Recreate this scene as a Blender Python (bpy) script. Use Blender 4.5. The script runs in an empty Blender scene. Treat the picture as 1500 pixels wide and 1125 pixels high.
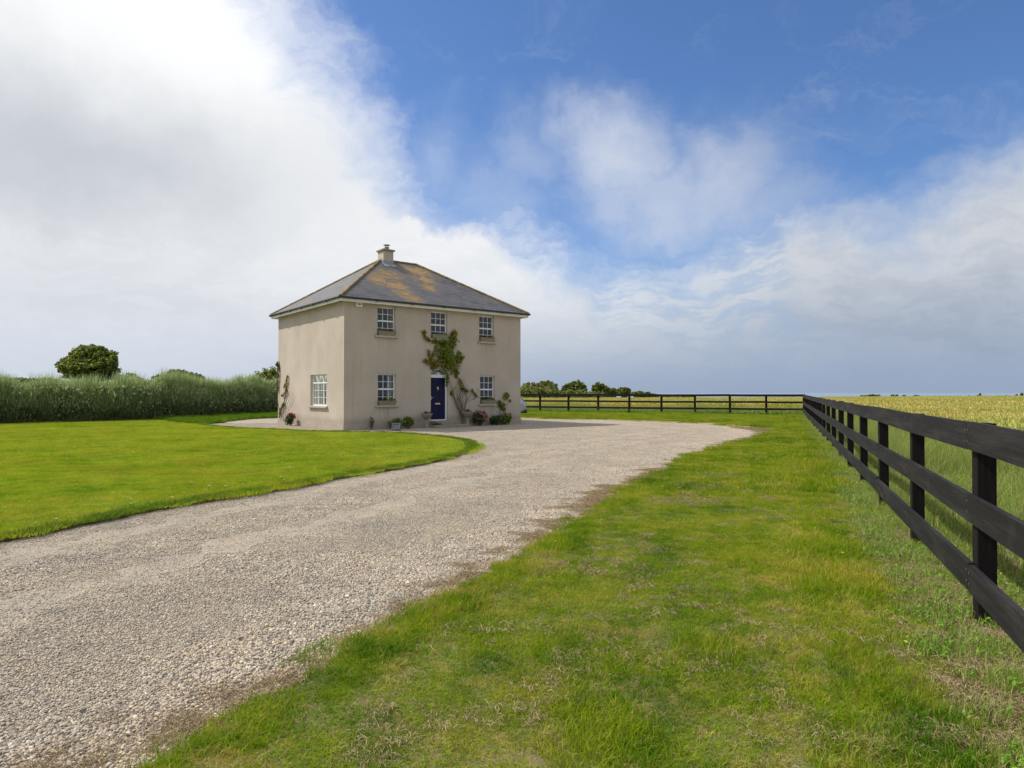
import bpy, math, random
import numpy as np
from mathutils import Vector, Matrix, Quaternion
random.seed(7); RNG = np.random.default_rng(11)
scene = bpy.context.scene
COL = scene.collection
rad = math.radians
# ------------------------------------------------------------------ camera
H = 1.6; F = 960.0; PITCH = math.atan(12.5/960)
cam_d = bpy.data.cameras.new("camera"); cam = bpy.data.objects.new("camera", cam_d); COL.objects.link(cam)
cam_d.sensor_width = 36; cam_d.lens = F/1500*36; cam_d.clip_end = 40000; cam_d.clip_start = 0.05
cam.location = (0, 0, H); cam.rotation_euler = (rad(90)+PITCH, 0, 0)
scene.camera = cam
cp, sp = math.cos(PITCH), math.sin(PITCH)
def ray(px, py):
    x = (px-750)/F; z = (562.5-py)/F
    return Vector((x, cp-z*sp, sp+z*cp))
def G(px, py, z=0.0):
    d = ray(px, py); t = (z-H)/d.z
    return Vector((d.x*t, d.y*t, z))
def at(px, py, Y):
    d = ray(px, py); t = Y/d.y
    return Vector((d.x*t, Y, H+d.z*t))
# ------------------------------------------------------------------ node helper
class NT:
    def __init__(s, tree): s.t = tree; s.n = tree.nodes; s.l = tree.links
    def node(s, typ, ins=None, **kw):
        n = s.n.new(typ)
        for k, v in kw.items(): setattr(n, k, v)
        for k, v in (ins or {}).items(): s.put(n.inputs[k], v)
        return n
    def put(s, sock, v):
        if isinstance(v, bpy.types.NodeSocket): s.l.new(v, sock)
        elif v is not None:
            if hasattr(sock.default_value, '__len__') and not hasattr(v, '__len__'): v = [v]*len(sock.default_value)
            if hasattr(v, '__len__') and len(v) == 3 and len(sock.default_value) == 4: v = (*v, 1)
            sock.default_value = v
    def m(s, op, a, b=None, c=None, clamp=False):
        n = s.n.new('ShaderNodeMath'); n.operation = op; n.use_clamp = clamp
        for i, v in enumerate((a, b, c)):
            if v is not None: s.put(n.inputs[i], v)
        return n.outputs[0]
    def add(s, a, b): return s.m('ADD', a, b)
    def sub(s, a, b): return s.m('SUBTRACT', a, b)
    def mul(s, a, b): return s.m('MULTIPLY', a, b)
    def vm(s, op, a, b=None):
        n = s.n.new('ShaderNodeVectorMath'); n.operation = op
        s.put(n.inputs[0], a)
        if b is not None: s.put(n.inputs[3] if op == 'SCALE' else n.inputs[1], b)
        return n.outputs['Value'] if op in ('LENGTH', 'DOT_PRODUCT', 'DISTANCE') else n.outputs[0]
    def xyz(s, v):
        n = s.n.new('ShaderNodeSeparateXYZ'); s.put(n.inputs[0], v); return n.outputs
    def comb(s, x, y, z):
        n = s.n.new('ShaderNodeCombineXYZ'); [s.put(n.inputs[i], v) for i, v in enumerate((x, y, z))]; return n.outputs[0]
    def noise(s, vec, scale=1, detail=3, rough=.5, dist=0, col=False):
        n = s.node('ShaderNodeTexNoise', {'Vector': vec, 'Scale': scale, 'Detail': detail, 'Roughness': rough, 'Distortion': dist})
        return n.outputs['Color' if col else 'Fac']
    def vor(s, vec, scale, feature='F1', out='Distance', rnd=1):
        n = s.node('ShaderNodeTexVoronoi', {'Vector': vec, 'Scale': scale, 'Randomness': rnd}, feature=feature); return n.outputs[out]
    def smooth(s, v, lo, hi, a=0.0, b=1.0):
        n = s.node('ShaderNodeMapRange', {0: v, 1: lo, 2: hi, 3: a, 4: b}, interpolation_type='SMOOTHSTEP'); return n.outputs[0]
    def lin(s, v, lo, hi, a=0.0, b=1.0):
        n = s.node('ShaderNodeMapRange', {0: v, 1: lo, 2: hi, 3: a, 4: b}); return n.outputs[0]
    def mix(s, f, a, b, mode='MIX'):
        n = s.n.new('ShaderNodeMix'); n.data_type = 'RGBA'; n.blend_type = mode
        s.put(n.inputs[0], f); s.put(n.inputs[6], a); s.put(n.inputs[7], b); return n.outputs[2]
    def ramp(s, f, stops, interp='LINEAR'):
        n = s.n.new('ShaderNodeValToRGB'); s.put(n.inputs[0], f); r = n.color_ramp; r.interpolation = interp
        while len(r.elements) < len(stops): r.elements.new(1)
        for e, (p, c) in zip(r.elements, stops): e.position = p; e.color = (*c, 1)
        return n.outputs[0]
    def curve(s, v, pts, lo, hi, vlo, vhi):          # piecewise float curve
        n = s.n.new('ShaderNodeFloatCurve'); s.put(n.inputs['Value'], s.lin(v, lo, hi))
        c = n.mapping.curves[0]
        P = [((x-lo)/(hi-lo), (y-vlo)/(vhi-vlo)) for x, y in pts]
        c.points[0].location = P[0]; c.points[1].location = P[-1]
        for p in P[1:-1]: c.points.new(*p)
        n.mapping.update(); return s.lin(n.outputs[0], 0, 1, vlo, vhi)
def mat(name):
    m = bpy.data.materials.new(name); m.use_nodes = True; m.node_tree.nodes.clear(); return m, NT(m.node_tree)
def finish(nt, shader):
    o = nt.n.new('ShaderNodeOutputMaterial'); nt.l.new(shader, o.inputs[0])
def princ(nt, color, rough=.8, bump=None, bstr=.3, bdist=.02, **kw):
    n = nt.n.new('ShaderNodeBsdfPrincipled'); nt.put(n.inputs['Base Color'], color); nt.put(n.inputs['Roughness'], rough)
    for k, v in kw.items(): nt.put(n.inputs[k.replace('_', ' ')], v)
    if bump is not None:
        b = nt.node('ShaderNodeBump', {'Strength': bstr, 'Distance': bdist, 'Height': bump}); nt.l.new(b.outputs[0], n.inputs['Normal'])
    return n.outputs[0]
def wpos(nt): return nt.node('ShaderNodeNewGeometry').outputs['Position']
def rnd_island(nt): return nt.node('ShaderNodeNewGeometry').outputs['Random Per Island']
def simple(name, color, rough=.7, var=.15, scale=6, bump=.2, **kw):
    m, nt = mat(name); o = nt.node('ShaderNodeTexCoord').outputs['Object']
    n = nt.noise(o, scale, 5, .6)
    c = nt.mix(n, tuple(x*(1-var) for x in color), tuple(min(1, x*(1+var)) for x in color))
    finish(nt, princ(nt, c, rough, nt.noise(o, scale*5, 4), bump, .01, **kw)); return m
# ------------------------------------------------------------------ mesh builder
class MB:
    def __init__(s): s.v = []; s.f = []; s.mi = []; s.uv = None
    def face(s, pts, mi=0):
        b = len(s.v); s.v.extend(tuple(p) for p in pts); s.f.append(tuple(range(b, b+len(pts)))); s.mi.append(mi)
    def box(s, a, b, mi=0, M=None):
        (x0, y0, z0), (x1, y1, z1) = a, b
        P = [Vector(p) for p in ((x0,y0,z0),(x1,y0,z0),(x1,y1,z0),(x0,y1,z0),(x0,y0,z1),(x1,y0,z1),(x1,y1,z1),(x0,y1,z1))]
        if M: P = [M @ p for p in P]
        k = len(s.v); s.v.extend(tuple(p) for p in P)
        for q in ((0,3,2,1),(4,5,6,7),(0,1,5,4),(1,2,6,5),(2,3,7,6),(3,0,4,7)): s.f.append(tuple(k+i for i in q)); s.mi.append(mi)
    def tube(s, pts, r, n=6, mi=0, caps=True):
        pts = [Vector(p) for p in pts]; rs = r if hasattr(r, '__len__') else [r]*len(pts); k0 = len(s.v)
        for i, p in enumerate(pts):
            d = (pts[min(i+1, len(pts)-1)]-pts[max(i-1, 0)]).normalized()
            a = d.cross(Vector((0,0,1)) if abs(d.z) < .95 else Vector((1,0,0))).normalized(); b = d.cross(a)
            for j in range(n):
                t = 2*math.pi*j/n; s.v.append(tuple(p+(a*math.cos(t)+b*math.sin(t))*rs[i]))
        for i in range(len(pts)-1):
            for j in range(n):
                s.f.append((k0+i*n+j, k0+i*n+(j+1)%n, k0+(i+1)*n+(j+1)%n, k0+(i+1)*n+j)); s.mi.append(mi)
        if caps:
            s.f.append(tuple(k0+j for j in range(n))[::-1]); s.mi.append(mi)
            e = k0+(len(pts)-1)*n; s.f.append(tuple(e+j for j in range(n))); s.mi.append(mi)
    def lathe(s, prof, n=20, mi=0, M=None):
        k0 = len(s.v)
        for r, z in prof:
            for j in range(n):
                t = 2*math.pi*j/n; p = Vector((r*math.cos(t), r*math.sin(t), z)); s.v.append(tuple(M @ p if M else p))
        for i in range(len(prof)-1):
            for j in range(n):
                s.f.append((k0+i*n+j, k0+i*n+(j+1)%n, k0+(i+1)*n+(j+1)%n, k0+(i+1)*n+j)); s.mi.append(mi)
    def raw(s, V, Fc, mi=0):
        k = len(s.v); s.v.extend(map(tuple, V)); s.f.extend(tuple(k+i for i in f) for f in Fc); s.mi.extend([mi]*len(Fc))
    def build(s, name, mats, parent=None, smooth=False, bevel=0, link=True):
        me = bpy.data.meshes.new(name); me.from_pydata(s.v, [], s.f)
        for m in (mats if isinstance(mats, (list, tuple)) else [mats]): me.materials.append(m)
        me.polygons.foreach_set('material_index', s.mi)
        if smooth: me.polygons.foreach_set('use_smooth', [True]*len(s.f))
        if s.uv:
            l = me.uv_layers.new(name='UVMap')
            l.data.foreach_set('uv', [c for uv in s.uv for c in uv])
        me.update()
        o = bpy.data.objects.new(name, me)
        if link: COL.objects.link(o)
        if parent: o.parent = parent
        if bevel:
            b = o.modifiers.new('bevel', 'BEVEL'); b.width = bevel; b.segments = 2; b.limit_method = 'ANGLE'
        return o
def tag(o, label=None, cat=None, group=None, kind=None):
    if label: o['label'] = label
    if cat: o['category'] = cat
    if group: o['group'] = group
    if kind: o['kind'] = kind
    return o
def empty(name, loc, rz=0, label=None, cat=None, group=None):
    o = bpy.data.objects.new(name, None); COL.objects.link(o); o.location = loc; o.rotation_euler = (0, 0, rz)
    o.empty_display_size = .2
    return tag(o, label, cat, group)
def np_mesh(name, V, Fq, mats, parent=None, mi=None, link=True):
    """V (n,3), Fq (m,k) arrays -> object"""
    me = bpy.data.meshes.new(name); k = Fq.shape[1]; m = len(Fq)
    me.vertices.add(len(V)); me.vertices.foreach_set('co', V.astype(np.float32).ravel())
    me.loops.add(m*k); me.loops.foreach_set('vertex_index', Fq.astype(np.int32).ravel())
    me.polygons.add(m); me.polygons.foreach_set('loop_start', np.arange(0, m*k, k, dtype=np.int32))
    for x in (mats if isinstance(mats, (list, tuple)) else [mats]): me.materials.append(x)
    if mi is not None: me.polygons.foreach_set('material_index', mi.astype(np.int32))
    me.update(calc_edges=True); me.validate()
    o = bpy.data.objects.new(name, me)
    if link: COL.objects.link(o)
    if parent: o.parent = parent
    return o
# ------------------------------------------------------------------ leaf, blade clouds
def unit(a): return a/np.maximum(np.linalg.norm(a, axis=1, keepdims=True), 1e-9)
def leaves(P, size, up=0.3, elong=1.6, N=None):
    """diamond leaves at points P; returns V, F. N: preferred normal"""
    n = len(P); sz = size*(RNG.uniform(.6, 1.3, n))[:, None]
    a = RNG.normal(size=(n, 3)); a[:, 2] += up; a = unit(a)
    b = RNG.normal(size=(n, 3))
    if N is not None: b = np.cross(np.asarray(N)+b*.45, a)
    else: b = np.cross(a, b)
    b = unit(b)
    V = np.stack([P-a*sz*elong*.5, P+b*sz*.5, P+a*sz*elong*.5, P-b*sz*.5], 1).reshape(-1, 3)
    return V, np.arange(4*n).reshape(-1, 4)
def blades(P, h, w, lean=.5, segs=2, dirs=None):
    """grass blades rooted at P; h, w arrays; 2 quads narrowing to a near point"""
    n = len(P); th = RNG.uniform(0, 2*np.pi, n); d = np.stack([np.cos(th), np.sin(th), 0*th], 1)
    ph = RNG.uniform(0, 2*np.pi, n); s = np.stack([np.cos(ph), np.sin(ph), 0*ph], 1)
    if dirs is not None: d = unit(dirs+d*.4)
    ln = (RNG.uniform(.1, 1, n)*lean)[:, None]; h = h[:, None]; w = w[:, None]; z = np.array([[0, 0, 1.]])
    p1 = P+z*h*.55+d*h*ln*.35; p2 = P+z*h*(1-.25*ln)+d*h*ln*1.1
    V = np.stack([P-s*w*.5, P+s*w*.5, p1+s*w*.42, p1-s*w*.42, p2+s*w*.06, p2-s*w*.06], 1).reshape(-1, 3)
    k = np.arange(n)[:, None]*6
    Fq = np.concatenate([k+np.array([[0, 1, 2, 3]]), k+np.array([[3, 2, 4, 5]])], 1).reshape(-1, 4)
    return V, Fq
# ------------------------------------------------------------------ polygons
def cr(pts, step=.35):
    """Catmull-Rom resample of a world polyline"""
    P = [Vector((p[0], p[1], 0)) for p in pts]; out = []
    for i in range(len(P)-1):
        p0, p1, p2, p3 = P[max(i-1, 0)], P[i], P[i+1], P[min(i+2, len(P)-1)]
        n = max(1, int((p2-p1).length/step))
        for j in range(n):
            t = j/n
            out.append(.5*((2*p1)+(p2-p0)*t+(2*p0-5*p1+4*p2-p3)*t*t+(3*p1-p0-3*p2+p3)*t**3))
    out.append(P[-1]); return out
def inside(poly, X, Y):
    px = np.array([p[0] for p in poly]); py = np.array([p[1] for p in poly]); r = np.zeros(len(X), bool); j = len(px)-1
    for i in range(len(px)):
        c = ((py[i] > Y) != (py[j] > Y)) & (X < (px[j]-px[i])*(Y-py[i])/(py[j]-py[i]+1e-12)+px[i]); r ^= c; j = i
    return r
def edge_dist(line, X, Y):
    d = np.full(len(X), 1e9)
    for a, b in zip(line[:-1], line[1:]):
        ax, ay, bx, by = a[0], a[1], b[0], b[1]; L2 = (bx-ax)**2+(by-ay)**2+1e-12
        t = np.clip(((X-ax)*(bx-ax)+(Y-ay)*(by-ay))/L2, 0, 1); d = np.minimum(d, np.hypot(X-ax-t*(bx-ax), Y-ay-t*(by-ay)))
    return d
def sheet(name, poly, z, m, skirt=0.0, kind='structure'):
    import bmesh
    bm = bmesh.new(); vs = [bm.verts.new((p[0], p[1], z)) for p in poly]
    es = [bm.edges.new((vs[i], vs[(i+1) % len(vs)])) for i in range(len(vs))]
    bmesh.ops.triangle_fill(bm, edges=es, use_beauty=True, use_dissolve=False)
    for f in bm.faces:
        if f.normal.z < 0: f.normal_flip()
    if skirt:
        lo = [bm.verts.new((p[0], p[1], z-skirt)) for p in poly]
        for i in range(len(vs)):
            j = (i+1) % len(vs); bm.faces.new((vs[i], lo[i], lo[j], vs[j]))
    me = bpy.data.meshes.new(name); bm.to_mesh(me); bm.free(); me.materials.append(m)
    o = bpy.data.objects.new(name, me); COL.objects.link(o); return tag(o, kind=kind)
def in_view(X, Y, mx=2.5, ymax=1e9):
    return (Y > .8) & (np.abs(X) < .80*Y+mx) & (Y < ymax)
def grid_points(poly, step, mx=2.5, ymax=1e9, jit=.5, ymin=0):
    xs = [p[0] for p in poly]; ys = [p[1] for p in poly]
    gx, gy = np.meshgrid(np.arange(min(xs), max(xs), step), np.arange(max(min(ys), ymin), min(max(ys), ymax), step))
    X = gx.ravel()+RNG.uniform(-jit, jit, gx.size)*step; Y = gy.ravel()+RNG.uniform(-jit, jit, gx.size)*step
    k = in_view(X, Y, mx, ymax); X, Y = X[k], Y[k]; k = inside(poly, X, Y); return X[k], Y[k]
def vnoise(X, Y, s, seed=0):
    """cheap value noise for python side decisions"""
    X = X/s+seed*17.3; Y = Y/s+seed*7.7; xi = np.floor(X).astype(int); yi = np.floor(Y).astype(int); fx = X-xi; fy = Y-yi
    fx = fx*fx*(3-2*fx); fy = fy*fy*(3-2*fy)
    def h(a, b): return np.modf(np.abs(np.sin(a*127.1+b*311.7+seed)*43758.5453))[0]
    return (h(xi, yi)*(1-fx)+h(xi+1, yi)*fx)*(1-fy)+(h(xi, yi+1)*(1-fx)+h(xi+1, yi+1)*fx)*fy
# geometry-nodes scatter, only for uncountable stuff
def scatter(name, X, Y, Z, protos, S, label, vi=None, m=None):
    n = len(X); me = bpy.data.meshes.new(name); me.vertices.add(n)
    me.vertices.foreach_set('co', np.stack([X, Y, Z], 1).astype(np.float32).ravel())
    def attr(k, t, d):
        a = me.attributes.new(k, t, 'POINT'); a.data.foreach_set('vector' if t == 'FLOAT_VECTOR' else 'value', d.astype(np.float32 if t != 'INT' else np.int32).ravel())
    attr('rot', 'FLOAT_VECTOR', np.stack([np.zeros(n), np.zeros(n), RNG.uniform(0, 6.283, n)], 1))
    attr('scl', 'FLOAT_VECTOR', S if S.ndim == 2 else np.repeat(S[:, None], 3, 1))
    attr('vi', 'INT', vi if vi is not None else RNG.integers(0, len(protos), n))
    o = bpy.data.objects.new(name, me); COL.objects.link(o); tag(o, label, 'plants' if m is None else m, kind='stuff')
    c = bpy.data.collections.new(name+'_source')
    for i, p in enumerate(protos): p.name = name+'_patch_%02d' % i; c.objects.link(p)
    ng = bpy.data.node_groups.new(name+'_scatter', 'GeometryNodeTree')
    ng.interface.new_socket('Geometry', in_out='INPUT', socket_type='NodeSocketGeometry'); ng.interface.new_socket('Geometry', in_out='OUTPUT', socket_type='NodeSocketGeometry')
    gi = ng.nodes.new('NodeGroupInput'); go = ng.nodes.new('NodeGroupOutput')
    ci = ng.nodes.new('GeometryNodeCollectionInfo'); ci.inputs['Collection'].default_value = c
    ci.inputs['Separate Children'].default_value = True; ci.inputs['Reset Children'].default_value = True
    ip = ng.nodes.new('GeometryNodeInstanceOnPoints'); ip.inputs['Pick Instance'].default_value = True
    def na(k, t):
        a = ng.nodes.new('GeometryNodeInputNamedAttribute'); a.data_type = t; a.inputs[0].default_value = k; return a.outputs['Attribute']
    L = ng.links.new
    L(gi.outputs[0], ip.inputs['Points']); L(ci.outputs[0], ip.inputs['Instance']); L(na('vi', 'INT'), ip.inputs['Instance Index'])
    L(na('rot', 'FLOAT_VECTOR'), ip.inputs['Rotation']); L(na('scl', 'FLOAT_VECTOR'), ip.inputs['Scale']); L(ip.outputs[0], go.inputs[0])
    o.modifiers.new('scatter', 'NODES').node_group = ng
    return o
# ================================================================== LIGHT AND SKY
SUN = Vector((-.815, .173, 1.0)).normalized()          # towards the sun
sl = bpy.data.lights.new('sun', 'SUN'); sl.energy = 4.4; sl.angle = rad(.55); sl.color = (1, .95, .87)
so = bpy.data.objects.new('sun', sl); COL.objects.link(so); so.rotation_euler = (-SUN).to_track_quat('-Z', 'Y').to_euler(); so.location = (-20, 5, 30)
world = bpy.data.worlds.new("World"); scene.world = world; world.use_nodes = True
wt = NT(world.node_tree); wt.n.clear()
sky = wt.n.new('ShaderNodeTexSky'); sky.sky_type = 'NISHITA'; sky.sun_disc = False
sky.sun_elevation = math.asin(SUN.z); sky.sun_rotation = math.atan2(SUN.x, SUN.y); sky.air_density = 1.0; sky.dust_density = .6; sky.ozone_density = 2.0
D = wt.node('ShaderNodeTexCoord').outputs['Generated']; dx, dy, dz = wt.xyz(D)[0:3]
az = wt.m('ARCTAN2', dx, dy); el = wt.m('ARCSINE', dz)
def azel(px, py):
    d = ray(px, py).normalized(); return math.atan2(d.x, d.y), math.asin(d.z)
P2 = wt.comb(az, el, 0)
# domain warp
w1 = wt.vm('SCALE', wt.vm('SUBTRACT', wt.noise(D, 5, 5, .55, col=True), (.5, .5, .5)), .16)
w2 = wt.vm('SCALE', wt.vm('SUBTRACT', wt.noise(D, 17, 6, .62, col=True), (.5, .5, .5)), .075)
WP = wt.vm('ADD', wt.vm('ADD', P2, w1), w2); wa, we, _ = wt.xyz(WP)[0:3]
def blob(px, py, rx, ry, p=WP, soft=1.0):
    a, e = azel(px, py)
    q = wt.vm('DIVIDE', wt.vm('SUBTRACT', p, (a, e, 0)), (rx/F, ry/F, 1)); qx, qy, _ = wt.xyz(q)[0:3]
    r = wt.m('SQRT', wt.add(wt.mul(qx, qx), wt.mul(qy, qy)))
    return wt.smooth(r, soft, 0.0)
def maxs(*a):
    r = a[0]
    for x in a[1:]: r = wt.m('MAXIMUM', r, x)
    return r
LE = [(455,-60),(440,-20),(455,10),(478,60),(500,120),(535,175),(572,235),(612,285),(650,330),(720,350),(830,380),(950,440),(1100,520)]
LEp = sorted([azel(*p)[::-1] for p in LE])
elo, ehi = LEp[0][0], LEp[-1][0]
edgeL = wt.curve(we, LEp, elo, ehi, -.5, .5)
fib = wt.noise(wt.vm('MULTIPLY', WP, (14, 30, 1)), 1, 6, .65, .4)
densL = wt.smooth(wt.add(wt.sub(edgeL, wa), wt.mul(wt.sub(fib, .5), .09)), -.085, .13)
LB = [(600,335),(700,318),(770,318),(830,350),(900,352),(1000,338),(1080,300),(1150,288),(1230,300),(1290,312),(1340,290),(1400,248),(1500,195),(1600,160)]
LBp = sorted([azel(*p) for p in LB])
edgeB = wt.curve(wa, LBp, LBp[0][0], LBp[-1][0], 0, .6)
below = wt.sub(edgeB, we)
bank = wt.smooth(wt.add(below, wt.mul(wt.sub(fib, .5), .06)), -.03, .10)
# rippled altocumulus texture in the bank
rip = wt.noise(wt.vm('MULTIPLY', wt.vm('ADD', P2, wt.vm('SCALE', w1, .6)), (13, 42, 1)), 1, 6, .62, .3)
rip2 = wt.noise(wt.vm('MULTIPLY', WP, (45, 120, 1)), 1, 4, .6)
ripc = wt.smooth(wt.add(rip, wt.mul(wt.sub(rip2, .5), .22)), .38, .60)
rcloud = wt.smooth(wt.add(wt.sub(blob(1540, 350, 520, 250, soft=1.1), .22), wt.mul(wt.sub(fib, .5), .14)), 0, .34)
low = wt.smooth(el, .17, .05)
bankc = wt.mul(bank, maxs(wt.lin(ripc, 0, 1, .60, .95), rcloud, wt.mul(low, .85)))
puff = maxs(wt.mul(blob(905, 235, 160, 140), 1.05), wt.mul(blob(965, 290, 260, 120), .9), wt.mul(blob(1050, 275, 170, 140), .95),
            wt.mul(blob(1130, 300, 170, 70), .7), wt.mul(blob(775, 240, 130, 110), .55), wt.mul(blob(720, 310, 180, 150), .55), wt.mul(blob(640, 260, 120, 140), .5))
puff = wt.mul(wt.smooth(wt.add(puff, wt.mul(wt.sub(fib, .5), .34)), .0, 1.45), .76)
cirr = wt.mul(wt.mul(wt.smooth(wt.noise(wt.vm('MULTIPLY', WP, (3, 9, 1)), 1, 7, .7, 1.0), .52, .8), .22), wt.smooth(az, -.3, .1))
# sky outside the photograph: broken cloud everywhere behind
gen = wt.smooth(wt.noise(D, 2.2, 6, .55, .3), .34, .54)
front = wt.smooth(dy, .35, .62); infr = wt.mul(front, wt.smooth(el, .72, .58))
dens_in = maxs(densL, bankc, puff, cirr)
dens = wt.add(wt.mul(dens_in, infr), wt.mul(gen, wt.sub(1, infr)))
# cloud brightness
br = wt.add(.90, wt.mul(wt.sub(wt.noise(WP, 6, 4, .5), .5), .12))
br = wt.add(br, wt.mul(blob(300, 20, 620, 260, P2, 1.0), .13))
br = wt.sub(br, wt.mul(blob(130, 225, 430, 170), .26))
br = wt.sub(br, wt.mul(blob(30, 420, 400, 70), .10))
br = wt.sub(br, wt.mul(wt.mul(wt.smooth(az, .05, .5), .20), 1))
br = wt.sub(br, wt.mul(blob(1420, 470, 330, 80), .12))
br = wt.sub(br, wt.mul(wt.mul(bankc, wt.sub(1, ripc)), .06))
ccol = wt.mix(wt.smooth(br, .35, .95), (.80, .89, 1.04), (.985, 1.0, 1.02))
cloud = wt.vm('SCALE', ccol, wt.mul(br, 10.0))
skyc = wt.vm('MULTIPLY', sky.outputs[0], (.84, 1.10, 1.46))
skyc = wt.vm('SCALE', skyc, .95)
base = wt.mix(dens, skyc, cloud)
# distance haze along the horizon
hz = wt.mix(wt.smooth(az, -.6, .25), (5.9, 6.5, 7.6), (2.85, 3.7, 5.2))
base = wt.mix(wt.mul(wt.m('POWER', wt.smooth(el, .27, -.02), 1.7), .94), base, hz)
bg = wt.node('ShaderNodeBackground', {'Color': base, 'Strength': .1})
wo = wt.n.new('ShaderNodeOutputWorld'); wt.l.new(bg.outputs[0], wo.inputs[0])
scene.view_settings.view_transform = 'Standard'; scene.view_settings.look = 'None'; scene.view_settings.exposure = 0; scene.view_settings.gamma = 1
scene.cycles.max_bounces = 6; scene.cycles.transparent_max_bounces = 12; scene.cycles.use_denoising = True
# ================================================================== MATERIALS
def grass_nodes(nt, kind):
    p = wpos(nt); big = nt.noise(p, .55, 4, .6); mid = nt.noise(p, 2.3, 4, .6); fine = nt.noise(p, 11, 3, .6)
    if kind == 'lawn':
        c = nt.ramp(nt.add(nt.mul(big, .5), nt.mul(mid, .5)), [(.38, (.14, .275, .012)), (.5, (.245, .365, .022)), (.62, (.35, .44, .045))])
        st = nt.noise(nt.vm('MULTIPLY', p, (.5, .9, 1)), 1, 5, .65)
        c = nt.mix(nt.smooth(st, .40, .62), c, nt.mix(.5, c, (.36, .34, .05)))
        c = nt.mix(nt.mul(nt.smooth(nt.noise(p, 3.5, 6, .8), .5, .72), .6), c, (.40, .40, .09)); c = nt.mix(nt.mul(nt.smooth(nt.noise(p, 1.9, 6, .8), .56, .7), .6), c, (.085, .19, .006))
    elif kind == 'verge':
        c = nt.ramp(nt.add(nt.mul(big, .55), nt.mul(mid, .45)), [(.38, (.065, .165, .004)), (.5, (.175, .275, .008)), (.64, (.31, .345, .035))])
        c = nt.mix(nt.mul(nt.smooth(nt.add(nt.noise(p, 1.3, 6, .75), nt.mul(nt.sub(nt.noise(p, 9, 4, .7), .5), .5)), .48, .74), .7), c, (.47, .37, .12))
    elif kind == 'bank':
        c = nt.ramp(mid, [(.3, (.06, .15, .012)), (.7, (.14, .25, .02))])
    c = nt.mix(nt.smooth(fine, .35, .75), c, nt.vm('MULTIPLY', c, (1.35, 1.25, 1.1)))
    return c
def grass_mat(name, kind, dry=.10):
    m, nt = mat(name); c = grass_nodes(nt, kind); r = rnd_island(nt)
    c = nt.mix(nt.m('FRACT', nt.mul(r, 7.31)), nt.vm('MULTIPLY', c, (.75, .82, .8)), nt.vm('MULTIPLY', c, (1.35, 1.2, 1.3)))
    c = nt.mix(nt.m('LESS_THAN', nt.m('FRACT', nt.mul(r, 23.7)), dry), c, (.38, .30, .10))
    b = nt.node('ShaderNodeBsdfPrincipled', {'Base Color': c, 'Roughness': .7, 'Specular IOR Level': .08})
    t = nt.node('ShaderNodeBsdfTranslucent', {'Color': nt.vm('MULTIPLY', c, (1.3, 1.3, .4))})
    mx = nt.node('ShaderNodeMixShader', {0: .33}); nt.l.new(b.outputs[0], mx.inputs[1]); nt.l.new(t.outputs[0], mx.inputs[2]); finish(nt, mx.outputs[0]); return m
def turf_mat(name, kind):
    m, nt = mat(name); c = grass_nodes(nt, kind); p = wpos(nt)
    f = nt.noise(p, 60, 3, .7); c = nt.mix(nt.smooth(f, .4, .7), nt.vm('MULTIPLY', c, (.6, .6, .6)), c)
    c = nt.mix(nt.smooth(nt.noise(p, 25, 4, .7), .32, .56), c, (.17, .135, .06))
    finish(nt, princ(nt, c, .95, f, .8, .02)); return m
def leaf_mat(name, dark, light, pale=None, scale=1.2, trans=.25):
    m, nt = mat(name); r = rnd_island(nt); p = wpos(nt)
    c = nt.mix(nt.noise(p, scale, 3, .6), dark, light)
    c = nt.mix(nt.m('FRACT', nt.mul(r, 9.7)), nt.vm('SCALE', c, .7), nt.vm('SCALE', c, 1.3))
    if pale: c = nt.mix(nt.m('LESS_THAN', nt.m('FRACT', nt.mul(r, 31.3)), pale[0]), c, pale[1])
    b = nt.node('ShaderNodeBsdfPrincipled', {'Base Color': c, 'Roughness': .55, 'Specular IOR Level': .3})
    t = nt.node('ShaderNodeBsdfTranslucent', {'Color': c}); mx = nt.node('ShaderNodeMixShader', {0: trans})
    nt.l.new(b.outputs[0], mx.inputs[1]); nt.l.new(t.outputs[0], mx.inputs[2]); finish(nt, mx.outputs[0]); return m
M = {}
M['lawn'] = grass_mat('lawn_blades', 'lawn', .05); M['verge'] = grass_mat('verge_blades', 'verge', .08); M['bank'] = grass_mat('bank_blades', 'bank', .04); M['lawnedge'] = grass_mat('lawn_edge_blades', 'bank', .12)
M['turf_lawn'] = turf_mat('lawn_turf', 'lawn'); M['turf_verge'] = turf_mat('verge_turf', 'verge')
# soil
m, nt = mat('soil'); p = wpos(nt)
c = nt.ramp(nt.noise(p, 3, 6, .65), [(.3, (.13, .085, .05)), (.55, (.24, .17, .10)), (.8, (.34, .26, .16))])
finish(nt, princ(nt, c, .95, nt.noise(p, 40, 5, .7), .9, .03)); M['soil'] = m
# far ground
m, nt = mat('field_ground'); p = wpos(nt)
c = nt.ramp(nt.noise(p, .6, 6, .65), [(.3, (.07, .10, .02)), (.55, (.16, .15, .06)), (.8, (.25, .19, .10))])
finish(nt, princ(nt, c, .95, nt.noise(p, 12, 5, .7), .9, .05)); M['ground'] = m
# dry thatch strip
m, nt = mat('dry_thatch'); p = wpos(nt); r = nt.noise(p, 9, 6, .7)
c = nt.ramp(r, [(.3, (.17, .115, .06)), (.5, (.33, .235, .12)), (.7, (.44, .34, .20))])
finish(nt, princ(nt, c, .95, nt.noise(nt.vm('MULTIPLY', p, (1, 3, 1)), 60, 4, .7), .8, .02)); M['thatch'] = m
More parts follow.
